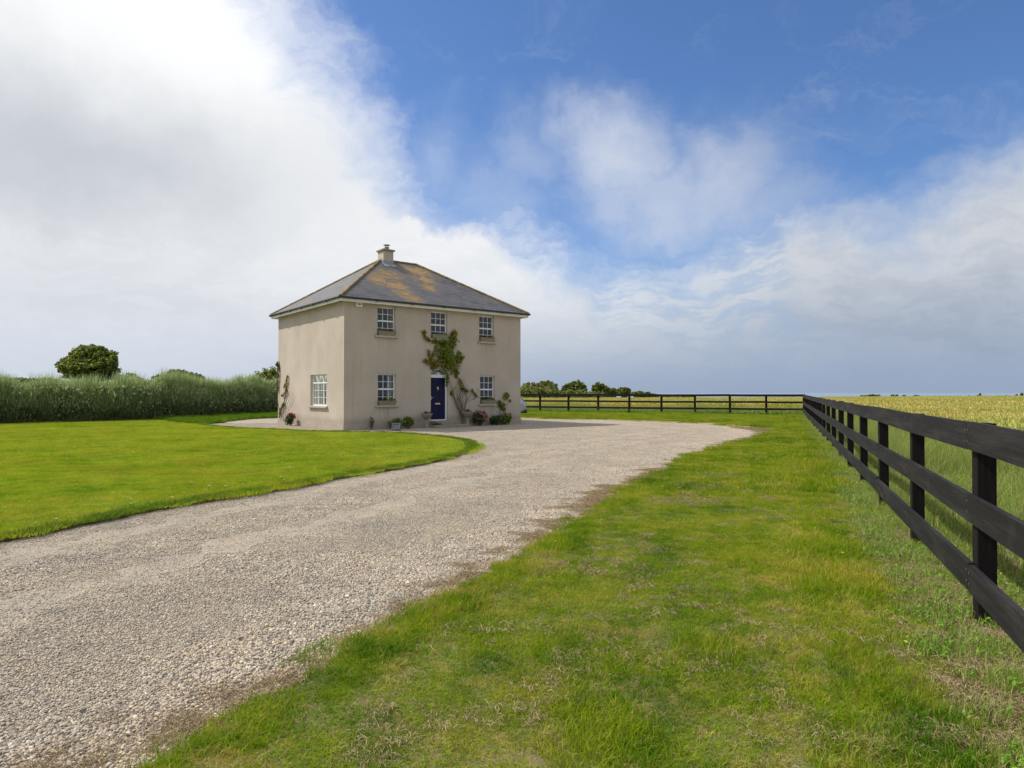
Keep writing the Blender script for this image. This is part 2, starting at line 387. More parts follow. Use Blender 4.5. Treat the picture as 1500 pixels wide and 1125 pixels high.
# gravel
def pebble_cols(nt, r):
    return nt.ramp(r, [(0, (.11, .11, .125)), (.14, (.20, .19, .19)), (.32, (.33, .30, .26)), (.5, (.43, .37, .28)), (.66, (.36, .34, .33)), (.8, (.54, .47, .36)), (.93, (.30, .23, .165)), (1, (.70, .66, .60))])
m, nt = mat('gravel_ground'); p = wpos(nt)
v = nt.node('ShaderNodeTexVoronoi', {'Vector': p, 'Scale': 75.0}); v2 = nt.node('ShaderNodeTexVoronoi', {'Vector': p, 'Scale': 150.0})
cx = nt.xyz(v2.outputs['Color'])[0]
c = nt.vm('MULTIPLY', nt.mix(.5, pebble_cols(nt, cx), (.37, .33, .275)), (.95, .915, .86))
c = nt.mix(nt.smooth(nt.noise(p, .9, 5, .65), .35, .7), nt.vm('SCALE', c, .86), nt.vm('MULTIPLY', c, (1.10, 1.07, 1.02)))
finish(nt, princ(nt, c, .95, nt.sub(1, v2.outputs['Distance']), .6, .006)); M['gravel'] = m
m, nt = mat('pebbles'); c = pebble_cols(nt, rnd_island(nt)); p = wpos(nt)
c = nt.vm('MULTIPLY', nt.mix(.14, c, (.40, .36, .30)), (1.07, 1.03, .965)); c = nt.mix(nt.noise(p, 260, 3, .6), nt.vm('SCALE', c, .95), nt.vm('SCALE', c, 1.22))
c = nt.mix(nt.smooth(nt.noise(p, .9, 5, .65), .35, .7), nt.vm('SCALE', c, .93), nt.vm('MULTIPLY', c, (1.10, 1.07, 1.02)))
finish(nt, princ(nt, c, .85)); M['pebble'] = m
# wall render
STAINS = [(1.52, 2.4, 4.07), (6.95, 7.83, 4.07), (1.55, 2.43, 1.03), (7.01, 7.89, 1.03)]
def render_mat(name, inner=False):
    m, nt = mat(name); o = nt.node('ShaderNodeTexCoord').outputs['Object']
    n1 = nt.noise(o, .7, 5, .6); st = nt.noise(nt.vm('MULTIPLY', o, (3.2, 3.2, .16)), 1.3, 6, .7, .2); fn = nt.noise(o, 55, 3, .7)
    c = nt.mix(nt.smooth(n1, .3, .7), (.485, .415, .335), (.56, .48, .395))
    c = nt.mix(nt.mul(nt.smooth(st, .52, .80), .38), c, (.31, .22, .155))
    c = nt.mix(nt.mul(nt.smooth(nt.noise(o, 2.3, 6, .7), .55, .8), .35), c, (.33, .27, .19))
    c = nt.mix(nt.smooth(fn, .3, .7), nt.vm('SCALE', c, .82), nt.vm('SCALE', c, 1.14))
    z = nt.xyz(o)[2]; c = nt.mix(nt.mul(nt.smooth(nt.add(z, nt.mul(nt.noise(o, 3, 4), .5)), .95, .35), .28), c, (.26, .21, .16))
    ox, oy, oz = nt.xyz(o)[0:3]; drip = None
    for a0_, a1_, z0_ in STAINS:
        hx = nt.mul(nt.smooth(nt.m('ABSOLUTE', nt.sub(ox, (a0_+a1_)/2)), (a1_-a0_)/2+.12, (a1_-a0_)/2-.05), nt.mul(nt.smooth(oz, z0_-1.0, z0_-.08), nt.m('LESS_THAN', oz, z0_-.05)))
        drip = hx if drip is None else nt.m('MAXIMUM', drip, hx)
    dn = nt.noise(nt.vm('MULTIPLY', o, (9, 9, .5)), 1, 5, .7)
    c = nt.mix(nt.mul(nt.mul(drip, nt.smooth(dn, .42, .68)), .45), c, (.20, .165, .125))
    c = nt.mix(nt.mul(nt.smooth(nt.add(oz, nt.mul(nt.sub(nt.noise(o, 4, 5, .7), .5), .5)), .62, .28), .35), c, (.22, .22, .14))
    finish(nt, princ(nt, c, .93, fn, .5, .012)); return m
M['render'] = render_mat('cream_render')
M['plinth'] = simple('plinth_render', (.40, .34, .27), .95, .22, 3, .4)
M['inner'] = simple('interior_plaster', (.55, .52, .46), .9, .05)
M['innerfloor'] = simple('interior_floor', (.16, .11, .07), .6)
M['white'] = simple('white_upvc', (.78, .78, .76), .35, .04, 3, .05)
M['fascia'] = simple('white_fascia', (.78, .76, .69), .5, .12, 2, .1)
M['gutter'] = simple('dark_gutter', (.03, .03, .032), .4, .2)
M['sill'] = simple('concrete_sill', (.44, .39, .31), .9, .2, 5, .4)
M['stone'] = simple('weathered_stone', (.30, .26, .20), .95, .3, 9, .5)
M['door'] = simple('blue_door_paint', (.003, .006, .050), .5, .15, 3, .05, Specular_IOR_Level=.25)
M['brass'] = simple('brass', (.75, .55, .22), .35, .1, 5, .05, Metallic=.7)
M['curtain'] = simple('pale_curtain', (.62, .62, .60), .9, .08)
M['lead'] = simple('lead_flashing', (.30, .32, .35), .5, .15, 4, .2)
M['steel'] = simple('dull_steel', (.22, .21, .19), .45, .2, 5, .1, Metallic=.6)
M['timberbox'] = simple('brown_trough', (.27, .23, .155), .9, .3, 8, .4)
m, nt = mat('window_glass')
fr = nt.node('ShaderNodeFresnel', {'IOR': 1.55}).outputs[0]
gl = nt.node('ShaderNodeBsdfGlossy', {'Color': (.95, .97, 1), 'Roughness': .01}); tr = nt.node('ShaderNodeBsdfTransparent', {'Color': (.80, .84, .84)})
mx = nt.node('ShaderNodeMixShader', {0: nt.add(nt.mul(fr, 1.1), .015)}); nt.l.new(tr.outputs[0], mx.inputs[1]); nt.l.new(gl.outputs[0], mx.inputs[2]); finish(nt, mx.outputs[0]); M['glass'] = m
# fence wood
m, nt = mat('dark_stained_timber'); o = nt.node('ShaderNodeTexCoord').outputs['Object']
g = nt.noise(nt.vm('MULTIPLY', o, (1.2, 28, 28)), 1, 6, .7, .3); g2 = nt.noise(nt.vm('MULTIPLY', o, (.9, 7, 7)), 1, 5, .65)
c = nt.ramp(nt.add(nt.mul(g, .5), nt.mul(g2, .5)), [(.32, (.006, .0052, .0055)), (.5, (.0125, .0112, .0115)), (.66, (.034, .030, .029))])
c = nt.mix(nt.mul(nt.smooth(nt.noise(o, 2.2, 4, .6), .55, .75), .45), c, (.042, .040, .028))
finish(nt, princ(nt, c, .75, g, .6, .006, Specular_IOR_Level=.25)); M['rail'] = m
m, nt = mat('dark_stained_post'); o = nt.node('ShaderNodeTexCoord').outputs['Object']
g = nt.noise(nt.vm('MULTIPLY', o, (28, 28, 1.6)), 1, 6, .7, .3)
c = nt.ramp(g, [(.3, (.005, .0035, .004)), (.5, (.009, .0065, .0065)), (.75, (.022, .016, .015))])
finish(nt, princ(nt, c, .8, g, .4, .004, Specular_IOR_Level=.15)); M['post'] = m
# ================================================================== LAYOUT LINES
C0 = G(503.5, 631)
U = Vector((.7846, .62, 0)).normalized(); W = Vector((-U.y, U.x, 0)); HL, HD, WH = 9.53, 8.1, 5.47
def hw(u, v, z=0.0): return C0+U*u+W*v+Vector((0, 0, z))
# ground sheet (falls away to the sea beyond the field)
def land_z(x, y):
    r = math.hypot(x, y); t = max(0, r-115-55*max(0, min(1, (x-20)/60)))
    return -.03-min(17, .00016*t*t+.012*t)
mb = MB(); rr = [0, 4, 8, 16, 30, 50, 75, 100, 115, 130, 150, 175, 200, 230, 270, 320, 380, 460, 560, 700]; na = 96
for i, r in enumerate(rr):
    for j in range(na):
        a = 2*math.pi*j/na; x, y = r*math.sin(a), r*math.cos(a)+.0; mb.v.append((x, y, land_z(x, y)))
for i in range(len(rr)-1):
    for j in range(na):
        if i == 0:
            mb.f.append((j, na+j, na+(j+1) % na)[::-1])
        else: mb.f.append((i*na+j, (i+1)*na+j, (i+1)*na+(j+1) % na, i*na+(j+1) % na)[::-1])
        mb.mi.append(0)
tag(mb.build('ground', M['ground']), kind='structure')
m, nt = mat('sea_water'); p = wpos(nt)
finish(nt, princ(nt, (.20, .26, .34), .5, nt.noise(nt.vm('MULTIPLY', p, (.05, .2, 1)), 1, 4), .3, .5))
mb = MB(); mb.face([(-30000, -30000, -14), (30000, -30000, -14), (30000, 30000, -14), (-30000, 30000, -14)]); tag(mb.build('sea', m), kind='structure')
# gravel
RE_px = [(-60,1200),(115,1125),(195,1092),(298,1046),(380,1000),(455,962),(515,928),(570,898),(640,866),(690,833),(755,798),(803,767),(850,738),(930,700),(1000,672),(1055,653),(1100,641),(1112,634),(1085,628),(1040,622.5),(960,618.5),(900,616),(800,614),(700,612.5)]
GE_px = [(110,1200),(250,1125),(285,1096),(345,1050),(430,1012),(517,962),(605,903),(690,862),(742,830),(800,797),(855,766),(890,738),(965,697),(1035,664),(1090,648),(1128,638),(1135,630),(1100,624.5),(1045,620),(960,616.5),(900,614.5),(800,612.5),(700,611)]
RE = cr([G(*p) for p in RE_px]); GE = cr([G(*p) for p in GE_px])
def jag(L, amp, s, seed):
    out = []
    for i, p in enumerate(L):
        d = (L[min(i+1, len(L)-1)]-L[max(i-1, 0)]); d = Vector((-d.y, d.x, 0)).normalized()
        k = vnoise(np.array([p.x]), np.array([p.y]), s, seed)[0]-.5; k2 = vnoise(np.array([p.x]), np.array([p.y]), s*.3, seed+3)[0]-.5
        out.append(p+d*(k*amp*2+k2*amp*.8))
    return out
RE = jag(RE, .10, .8, 1); GE = jag(GE, .06, .7, 2)
gravel_poly = [Vector((-14, .5, 0)), Vector((3.3, .5, 0)), Vector((24, 50, 0)), Vector((0, 56, 0)), Vector((-22, 52, 0)), Vector((-22, 36, 0)), Vector((-30, 20, 0))]
sheet('gravel_drive', gravel_poly, 0.0, M['gravel'])
POST0 = G(1443, 918); COR = Vector(((1178-750)/960*45.5, 45.5, 0)); FD = (COR-POST0).normalized(); FN = Vector((FD.y, -FD.x, 0))
BK0 = Vector(((791-750)/960*53.5, 53.5, 0)); BD = (BK0-COR).normalized(); BN = Vector((BD.y, -BD.x, 0)); BN = BN if BN.y > 0 else -BN
fence_start = POST0-FD*4.9
out_r = [COR+FN*1.6+BN*1.6, fence_start+FN*1.6-FD*2]
far_l = COR+BD*28+BN*1.2
verge_poly = GE+[far_l, COR+FN*1.2+BN*1.2, fence_start+FN*.9-FD*1.5]
thatch_poly = RE+[far_l+BN*.1, COR+FN*1.25+BN*1.25, fence_start+FN*.95-FD*1.5]
sheet('dry_edge', thatch_poly, .006, M['thatch']); sheet('verge_turf', verge_poly, .022, M['turf_verge'], .03)
soil_strip = [COR+FN*1.5, COR-FN*.10]+[POST0+FD*t-FN*(.02+.2*random.random()) for t in np.arange(44, -4, -.6)]+[fence_start-FN*.2-FD*1.5, fence_start+FN*1.5-FD*1.5]
sheet('soil_strip', soil_strip, .034, M['soil'])
# left lawn
LL_px = [(-420,880),(-250,845),(-120,820),(0,795),(100,774),(200,753),(300,736),(400,720),(500,701),(600,684),(650,674),(680,664),(691,655),(682,648),(650,642.5),(600,638),(560,636),(500,634.5),(450,633.5),(400,631),(350,629),(315,626.5),(290,622.5),(270,619),(230,617)]
LL = cr([G(*p) for p in LL_px]); LL = jag(LL, .06, .9, 5)
HEDGE = [G(-420, 640), G(-200, 630), G(0, 622), G(100, 619.5), G(200, 616.5), G(290, 612.5), G(350, 609.5), G(405, 607), G(450, 605)]
lawn_poly = LL+[h+Vector((0, .4, 0)) for h in HEDGE[:5]][::-1]
sheet('lawn', lawn_poly, .05, M['turf_lawn'], .09)
lip = [p-Vector((0, .13, 0)) for p in LL[:int(len(LL)*.62)]]+[p+Vector((0, .3, 0)) for p in LL[:int(len(LL)*.62)]][::-1]
sheet('lawn_edge_soil', lip, .008, M['soil'])
bank_poly = cr([G(230, 616), G(262, 620.5), G(300, 622), G(340, 617), G(375, 613.5), G(410, 612.5), G(430, 611)])+[G(450, 606)+Vector((0, 2, 0)), G(350, 610)+Vector((0, 1.2, 0)), G(280, 613)+Vector((0, 1, 0)), G(220, 615.5)+Vector((0, .5, 0))]
sheet('hedge_bank', bank_poly, .03, M['turf_verge'], .04)
# ================================================================== GRAVEL STONES
def ico():
    t = (1+5**.5)/2
    V = np.array([(-1,t,0),(1,t,0),(-1,-t,0),(1,-t,0),(0,-1,t),(0,1,t),(0,-1,-t),(0,1,-t),(t,0,-1),(t,0,1),(-t,0,-1),(-t,0,1)], float); V /= np.linalg.norm(V[0])
    Fc = np.array([(0,11,5),(0,5,1),(0,1,7),(0,7,10),(0,10,11),(1,5,9),(5,11,4),(11,10,2),(10,7,6),(7,1,8),(3,9,4),(3,4,2),(3,2,6),(3,6,8),(3,8,9),(4,9,5),(2,4,11),(6,2,10),(8,6,7),(9,8,1)])
    return V, Fc
IV, IF = ico()
def stone_patch(n, size, r0, r1):
    P = np.stack([RNG.uniform(-size/2, size/2, n), RNG.uniform(-size/2, size/2, n), RNG.uniform(-.003, .010, n)], 1)
    r = r0+(r1-r0)*RNG.beta(1.5, 4, n)
    V = np.repeat(IV[None], n, 0)*RNG.uniform(.78, 1.2, (n, 12, 1)); V *= np.stack([r*RNG.uniform(.8, 1.35, n), r*RNG.uniform(.7, 1.1, n), r*RNG.uniform(.45, .85, n)], 1)[:, None, :]
    a = RNG.uniform(0, 6.28, n); c, s = np.cos(a)[:, None], np.sin(a)[:, None]; x, y = V[..., 0].copy(), V[..., 1].copy(); V[..., 0] = x*c-y*s; V[..., 1] = x*s+y*c
    ti = RNG.normal(0, .35, n)[:, None]; V[..., 2] += V[..., 0]*ti
    V += P[:, None, :]; Fq = (np.arange(n)[:, None, None]*12+IF[None]).reshape(-1, 3)
    return np_mesh('stone_patch', V.reshape(-1, 3), Fq, M['pebble'], link=False)
coarse = [stone_patch(2300, .62, .004, .0175) for _ in range(3)]; finep = [stone_patch(3400, .62, .003, .0125) for _ in range(3)]
gx, gy = grid_points(gravel_poly, .39, 1.5, 34, .25, 1.2)
k = ~inside(verge_poly, gx, gy) & ~inside(lawn_poly, gx, gy) & ~inside([hw(-.1, -.1), hw(HL+.1, -.1), hw(HL+.1, HD), hw(-.1, HD)], gx, gy)
k &= ~(inside(thatch_poly, gx, gy) & (edge_dist(RE, gx, gy) > .10))
gx, gy = gx[k], gy[k]; de = edge_dist(RE, gx, gy); dl = edge_dist(LL, gx, gy)
co = (de+vnoise(gx, gy, 1.5, 4)*1.0 < 1.35) | ((np.abs(de-3.3) < .28) & (vnoise(gx, gy, .7, 5) > .35)) | (vnoise(gx, gy, 1.1, 8) > .78)
vi = np.where(co, RNG.integers(0, 3, len(gx)), RNG.integers(3, 6, len(gx)))
trk = np.maximum(np.exp(-((de-2.6)/.45)**2), np.exp(-((de-4.3)/.5)**2))
zz = np.where(co, -.001, -.0025)-.008*trk-.0015*vnoise(gx, gy, .9, 77)
scatter('gravel', gx, gy, zz, coarse+finep, RNG.uniform(.9, 1.12, len(gx)), 'beige and grey rounded gravel stones covering the drive', vi, 'gravel')
# ================================================================== GRASS
def grass_patch(n, size, h0, h1, w0, w1, m, lean=.9, clover=0, thatch=0):
    P = np.stack([RNG.uniform(-size/2, size/2, n), RNG.uniform(-size/2, size/2, n), np.full(n, -.01)], 1)
    rr_ = np.hypot(P[:, 0], P[:, 1]); P = P[rr_ < size*.56]; n = len(P)
    V, Fq = blades(P, RNG.uniform(h0, h1, n), RNG.uniform(w0, w1, n), lean)
    return np_mesh('grass_patch', V, Fq, m, link=False)
near = [grass_patch(1900, .5, .018, .05, .0025, .005, M['verge'], 1.3) for _ in range(4)]+[grass_patch(1100, .4, .03, .10, .0025, .0055, M['verge'], 1.0) for _ in range(2)]
gx, gy = grid_points(verge_poly, .25, 1.2, 11, .35, 1.6); fd = (gx-POST0.x)*FN.x+(gy-POST0.y)*FN.y
k = (fd < .0) & ((edge_dist(GE, gx, gy) > .16) | (RNG.uniform(0, 1, len(gx)) < .35)); gx, gy, fd = gx[k], gy[k], fd[k]
tall = (np.abs(fd+.75+.25*vnoise(gx, gy, 1.5, 3)) < .22) | (vnoise(gx, gy, .9, 12) > .80) | ((edge_dist(GE, gx, gy) < .25) & (vnoise(gx, gy, .6, 2) > .45))
vi = np.where(tall, RNG.integers(4, 6, len(gx)), RNG.integers(0, 4, len(gx)))
S = RNG.uniform(.75, 1.15, len(gx)); S = np.stack([S, S, S*(.55+.75*vnoise(gx, gy, .8, 6))], 1)
scatter('verge_grass', gx, gy, np.full(len(gx), .02), near, S, 'short yellow green mown grass on the verge beside the gravel', vi, 'grass')
farp = [grass_patch(900, .8, .03, .08, .006, .012, M['verge']) for _ in range(3)]+[grass_patch(700, .7, .06, .15, .007, .013, M['verge'], .8) for _ in range(2)]
gx, gy = grid_points(verge_poly, .40, 2, 56, .35, 10.5); fd = (gx-POST0.x)*FN.x+(gy-POST0.y)*FN.y
k = (fd < -.15); gx, gy, fd = gx[k], gy[k], fd[k]
tall = (np.abs(fd+.7) < .25) | (vnoise(gx, gy, 1.2, 12) > .82)
vi = np.where(tall, RNG.integers(3, 5, len(gx)), RNG.integers(0, 3, len(gx))); S = RNG.uniform(.8, 1.2, len(gx))
scatter('far_verge_grass', gx, gy, np.full(len(gx), .02), farp, S, 'short green mown grass running along the fences to the far corner', vi, 'grass')
lawnp = [grass_patch(1500, .62, .025, .055, .0045, .008, M['lawn']) for _ in range(4)]; lawnf = [grass_patch(900, .95, .025, .06, .009, .015, M['lawn']) for _ in range(3)]
gx, gy = grid_points(lawn_poly, .32, 2, 15, .3, 4)
scatter('lawn_grass', gx, gy, np.full(len(gx), .05), lawnp, np.stack([np.full(len(gx), 1.05)]*2+[.45+1.1*vnoise(gx, gy, 1.1, 71)**1.5+.25*RNG.uniform(0, 1, len(gx))], 1), 'close mown bright green lawn in front of the hedge', None, 'grass')
gx, gy = grid_points(lawn_poly, .5, 3, 50, .3, 14.5)
scatter('far_lawn_grass', gx, gy, np.full(len(gx), .05), lawnf, np.stack([np.full(len(gx), 1.05)]*2+[.45+1.1*vnoise(gx, gy, 1.4, 71)**1.5+.25*RNG.uniform(0, 1, len(gx))], 1), 'far part of the close mown lawn towards the hedge', None, 'grass')
bankp = [grass_patch(500, .7, .12, .32, .008, .016, M['bank'], .7) for _ in range(3)]
gx, gy = grid_points(bank_poly, .4, 3, 60, .5, 14)
scatter('bank_grass', gx, gy, np.full(len(gx), .02), bankp, RNG.uniform(.5, 1.0, len(gx)), 'longer dark green grass on the bank under the hedge', None, 'grass')
lawne = [grass_patch(300, .30, .025, .095, .004, .008, M['lawnedge'], 1.2) for _ in range(3)]
ep = cr(LL, .11); ex = np.array([p.x for p in ep]); ey = np.array([p.y for p in ep]); ex2 = np.concatenate([ex, ex+RNG.uniform(-.1, .1, len(ex))]); ey2 = np.concatenate([ey+.03, ey+RNG.uniform(.08, .3, len(ex))]); k = in_view(ex2, ey2, 2)
scatter('lawn_edge_grass', ex2[k], ey2[k], np.full(k.sum(), .045), lawne, RNG.uniform(.35, 1.15, k.sum()), 'slightly longer dark green grass along the cut edge of the lawn', None, 'grass')
# dry cut grass clumps and straw at the edges
def straw_patch(n, size, hh):
    cc = RNG.normal(0, size*.30, (6, 2))*np.array([1, .55]); ci_ = RNG.integers(0, 6, n)
    P = np.concatenate([cc[ci_]+RNG.normal(0, size*.17, (n, 2))*np.array([1, .6]), RNG.uniform(-.008, hh, (n, 1))], 1)
    d = RNG.normal(size=(n, 3)); d[:, 2] *= .25; d = unit(d); L = RNG.uniform(.015, .05, n)[:, None]; s = unit(np.cross(d, RNG.normal(size=(n, 3))))*RNG.uniform(.0006, .0012, n)[:, None]
    mid = P+np.array([[0, 0, .01]])
    V = np.stack([P-d*L*.5-s, P-d*L*.5+s, mid+s, mid-s, P+d*L*.5+s, P+d*L*.5-s], 1).reshape(-1, 3); kk = np.arange(n)[:, None]*6
    Fq = np.concatenate([kk+np.array([[0, 1, 2, 3]]), kk+np.array([[3, 2, 4, 5]])], 1).reshape(-1, 4)
    return np_mesh('straw_patch', V, Fq, M['straw'], link=False)
m, nt = mat('straw'); r = rnd_island(nt)
c = nt.ramp(nt.m('FRACT', nt.mul(r, 5.3)), [(0, (.16, .11, .055)), (.4, (.30, .22, .115)), (.8, (.40, .30, .17)), (1, (.50, .40, .24))])
finish(nt, princ(nt, c, .8)); M['straw'] = m
sps = [straw_patch(150, .26, .020) for _ in range(3)]+[straw_patch(60, .16, .016) for _ in range(3)]+[straw_patch(1100, .5, .010) for _ in range(2)]
gx, gy = grid_points(verge_poly, .15, 1, 14, .5, 2); fd = (gx-POST0.x)*FN.x+(gy-POST0.y)*FN.y
e = edge_dist(GE, gx, gy)
pr = np.clip((vnoise(gx, gy, 1.3, 31)-.33)*2.2, 0, 1)*np.clip((vnoise(gx, gy, .4, 32)-.35)*2.2, 0, 1)*np.clip(e/.8, .05, 1)
k = RNG.uniform(0, 1, len(gx)) < pr*1.2+.02; X1, Y1 = gx[k], gy[k]; Z1 = RNG.uniform(.022, .042, len(X1)); V1 = RNG.integers(0, 6, len(X1))
gx, gy = grid_points(thatch_poly, .16, 1, 30, .5, 1.5); k = ~inside(verge_poly, gx, gy) | ((edge_dist(GE, gx, gy) < .12) & (RNG.uniform(0, 1, len(gx)) < .3)); X2, Y2 = gx[k], gy[k]; Z2 = np.full(len(X2), .008); V2 = RNG.choice([3, 4, 5, 6, 7, 6, 7], len(X2))
tt = RNG.uniform(-3, 42, 2600); off = RNG.uniform(-.3, 1.3, 2600); X3 = POST0.x+FD.x*tt+FN.x*off; Y3 = POST0.y+FD.y*tt+FN.y*off; Z3 = np.full(2600, .036); V3 = RNG.choice([3, 5, 6, 7, 6, 7], 2600)
X = np.concatenate([X1, X2, X3]); Y = np.concatenate([Y1, Y2, Y3]); k = in_view(X, Y, 1.5)
scatter('dry_cut_grass', X[k], Y[k], np.concatenate([Z1, Z2, Z3])[k], sps, RNG.uniform(.6, 1.3, k.sum()), 'tufts of dry brown cut grass lying on verge and gravel edge', np.concatenate([V1, V2, V3])[k], 'dry grass')
vergee = [grass_patch(330, .26, .02, .075, .0025, .0055, M['verge'], 1.2) for _ in range(3)]
ep = cr(GE, .07); ex = np.array([p.x for p in ep]); ey = np.array([p.y for p in ep]); ex2 = np.concatenate([ex+RNG.uniform(-.03, .28, len(ex)) for _ in range(2)]); ey2 = np.concatenate([ey-RNG.uniform(0, .05, len(ey)) for _ in range(2)]); k = in_view(ex2, ey2, 1.5, 14)
scatter('verge_edge_grass', ex2[k], ey2[k], np.full(k.sum(), .015), vergee, RNG.uniform(.5, 1.1, k.sum()), 'ragged green grass along the gravel side of the verge', None, 'grass')
# green tufts creeping in the dry edge
gx, gy = grid_points(thatch_poly, .2, 1, 40, .5, 1.5); k = ~inside(verge_poly, gx, gy) & (vnoise(gx, gy, .5, 44) > .60) ; gx, gy = gx[k], gy[k]
tufts = [grass_patch(260, .3, .02, .06, .003, .006, M['verge']) for _ in range(3)]
scatter('edge_tufts', gx, gy, np.full(len(gx), .008), tufts, RNG.uniform(.6, 1.2, len(gx)), 'low green tufts creeping over the dry gravel edge', None, 'grass')
# daisies
m, nt = mat('daisy_white'); finish(nt, princ(nt, (.8, .8, .76), .7)); M['daisy'] = m
m, nt = mat('flower_yellow'); finish(nt, princ(nt, (.8, .45, .02), .6)); M['yellow'] = m
def daisy(r, col):
    mb = MB(); mb.tube([(0, 0, 0), (0, .003, .05)], .0012, 4, 2)
    for j in range(9):
        a = j*.698; a2 = a+.5; mb.face([(0, 0, .052), (r*math.cos(a), r*math.sin(a), .056), (r*.95*math.cos(a2), r*.95*math.sin(a2), .056)], 0)
    mb.lathe([(0, .060), (r*.35, .057), (r*.35, .053)], 8, 1)
    return mb.build('daisy', [M['daisy'] if col else M['yellow'], M['yellow'], M['verge']], link=False)
gx, gy = grid_points(verge_poly, .3, 1, 25, .5, 5.5); k = RNG.uniform(0, 1, len(gx)) < .05; gx2, gy2 = grid_points(lawn_poly, .3, 1, 26, .5, 5); dl = edge_dist(LL, gx2, gy2); k2 = RNG.uniform(0, 1, len(gx2)) < (.05+.5*np.exp(-dl/.5))
X = np.concatenate([gx[k], gx2[k2]]); Y = np.concatenate([gy[k], gy2[k2]]); Z = np.concatenate([np.full(k.sum(), .03), np.full(k2.sum(), .055)])
scatter('daisies', X, Y, Z, [daisy(.009, 1), daisy(.012, 1), daisy(.009, 0)], np.concatenate([RNG.uniform(.8, 1.2, k.sum()), RNG.uniform(1.1, 2.0, k2.sum())]), 'tiny white daisies dotted through the mown grass', RNG.choice([0, 0, 1, 1, 1, 0, 2], len(X)), 'daisies')
# ================================================================== CROP
m, nt = mat('ripening_crop'); r = rnd_island(nt); p = wpos(nt)
c = nt.ramp(nt.m('FRACT', nt.mul(r, 5.77)), [(0, (.30, .29, .05)), (.35, (.50, .42, .08)), (.7, (.62, .50, .12)), (1, (.72, .60, .24))])
c = nt.mix(nt.smooth(nt.noise(nt.vm('MULTIPLY', p, (.10, .22, 1)), 1, 5, .6), .40, .66), c, nt.vm('MULTIPLY', c, (.70, .92, .7)))
b = nt.node('ShaderNodeBsdfPrincipled', {'Base Color': c, 'Roughness': .6}); t = nt.node('ShaderNodeBsdfTranslucent', {'Color': c}); mx = nt.node('ShaderNodeMixShader', {0: .25})
nt.l.new(b.outputs[0], mx.inputs[1]); nt.l.new(t.outputs[0], mx.inputs[2]); finish(nt, mx.outputs[0]); M['crop'] = m
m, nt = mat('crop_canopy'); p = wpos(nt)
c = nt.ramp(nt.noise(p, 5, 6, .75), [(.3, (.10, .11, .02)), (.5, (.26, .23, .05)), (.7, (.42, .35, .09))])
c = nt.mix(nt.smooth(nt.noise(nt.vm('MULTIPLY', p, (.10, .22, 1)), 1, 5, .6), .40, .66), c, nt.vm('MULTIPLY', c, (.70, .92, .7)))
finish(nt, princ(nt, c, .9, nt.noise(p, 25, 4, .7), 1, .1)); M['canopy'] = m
cA = fence_start+FN*3.1; cB = COR+FN*4.4+BN*2.2; cC = COR+BD*30+BN*2.2
crop_poly = [cA, COR+FN*3.1+BN*3.2, COR+FN*2+BN*2.4, COR+BD*2+BN*2.0, cC, at(600, 575, 100), at(765, 575, 103), at(1000, 575, 105), at(1176, 575, 112), at(1300, 575, 135), at(1500, 575, 160), at(1900, 575, 160), fence_start+Vector((60, 0, 0))]
crop_poly = [Vector((p[0], p[1], 0)) for p in crop_poly]
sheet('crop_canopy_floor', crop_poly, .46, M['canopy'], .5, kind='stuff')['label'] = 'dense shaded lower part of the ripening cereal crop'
def crop_patch(n, size, w):
    P = np.stack([RNG.uniform(-size/2, size/2, n), RNG.uniform(-size/2, size/2, n), np.zeros(n)], 1)
    h = RNG.uniform(.60, .82, n); V, Fq = blades(P, h, np.full(n, w), .22)
    tip = V.reshape(-1, 6, 3)[:, 4]; d = unit(RNG.normal(size=(n, 3))*.4+np.array([[.3, .1, .9]])); s = unit(np.cross(d, RNG.normal(size=(n, 3)))); L = .09
    ww = w*1.9
    Ve = np.stack([tip-d*.02, tip+d*L*.4+s*ww, tip+d*L*1.15, tip+d*L*.4-s*ww], 1).reshape(-1, 3)
    return np_mesh('crop_patch', np.concatenate([V, Ve]), np.concatenate([Fq, np.arange(4*n).reshape(-1, 4)+len(V)]), M['crop'], link=False)
cn = [crop_patch(260, 1.0, .006) for _ in range(3)]; cf = [crop_patch(330, 2.0, .014) for _ in range(3)]
gx, gy = grid_points(crop_poly, .7, 3, 40, .5); scatter('crop', gx, gy, np.zeros(len(gx)), cn, RNG.uniform(.9, 1.06, len(gx)), 'golden ripening cereal crop beyond the fence', None, 'crop')
gx, gy = grid_points(crop_poly, 1.45, 6, 170, .5, 39); scatter('far_crop', gx, gy, np.zeros(len(gx)), cf, RNG.uniform(.92, 1.05, len(gx)), 'golden ripening cereal crop running back to the horizon', None, 'crop')
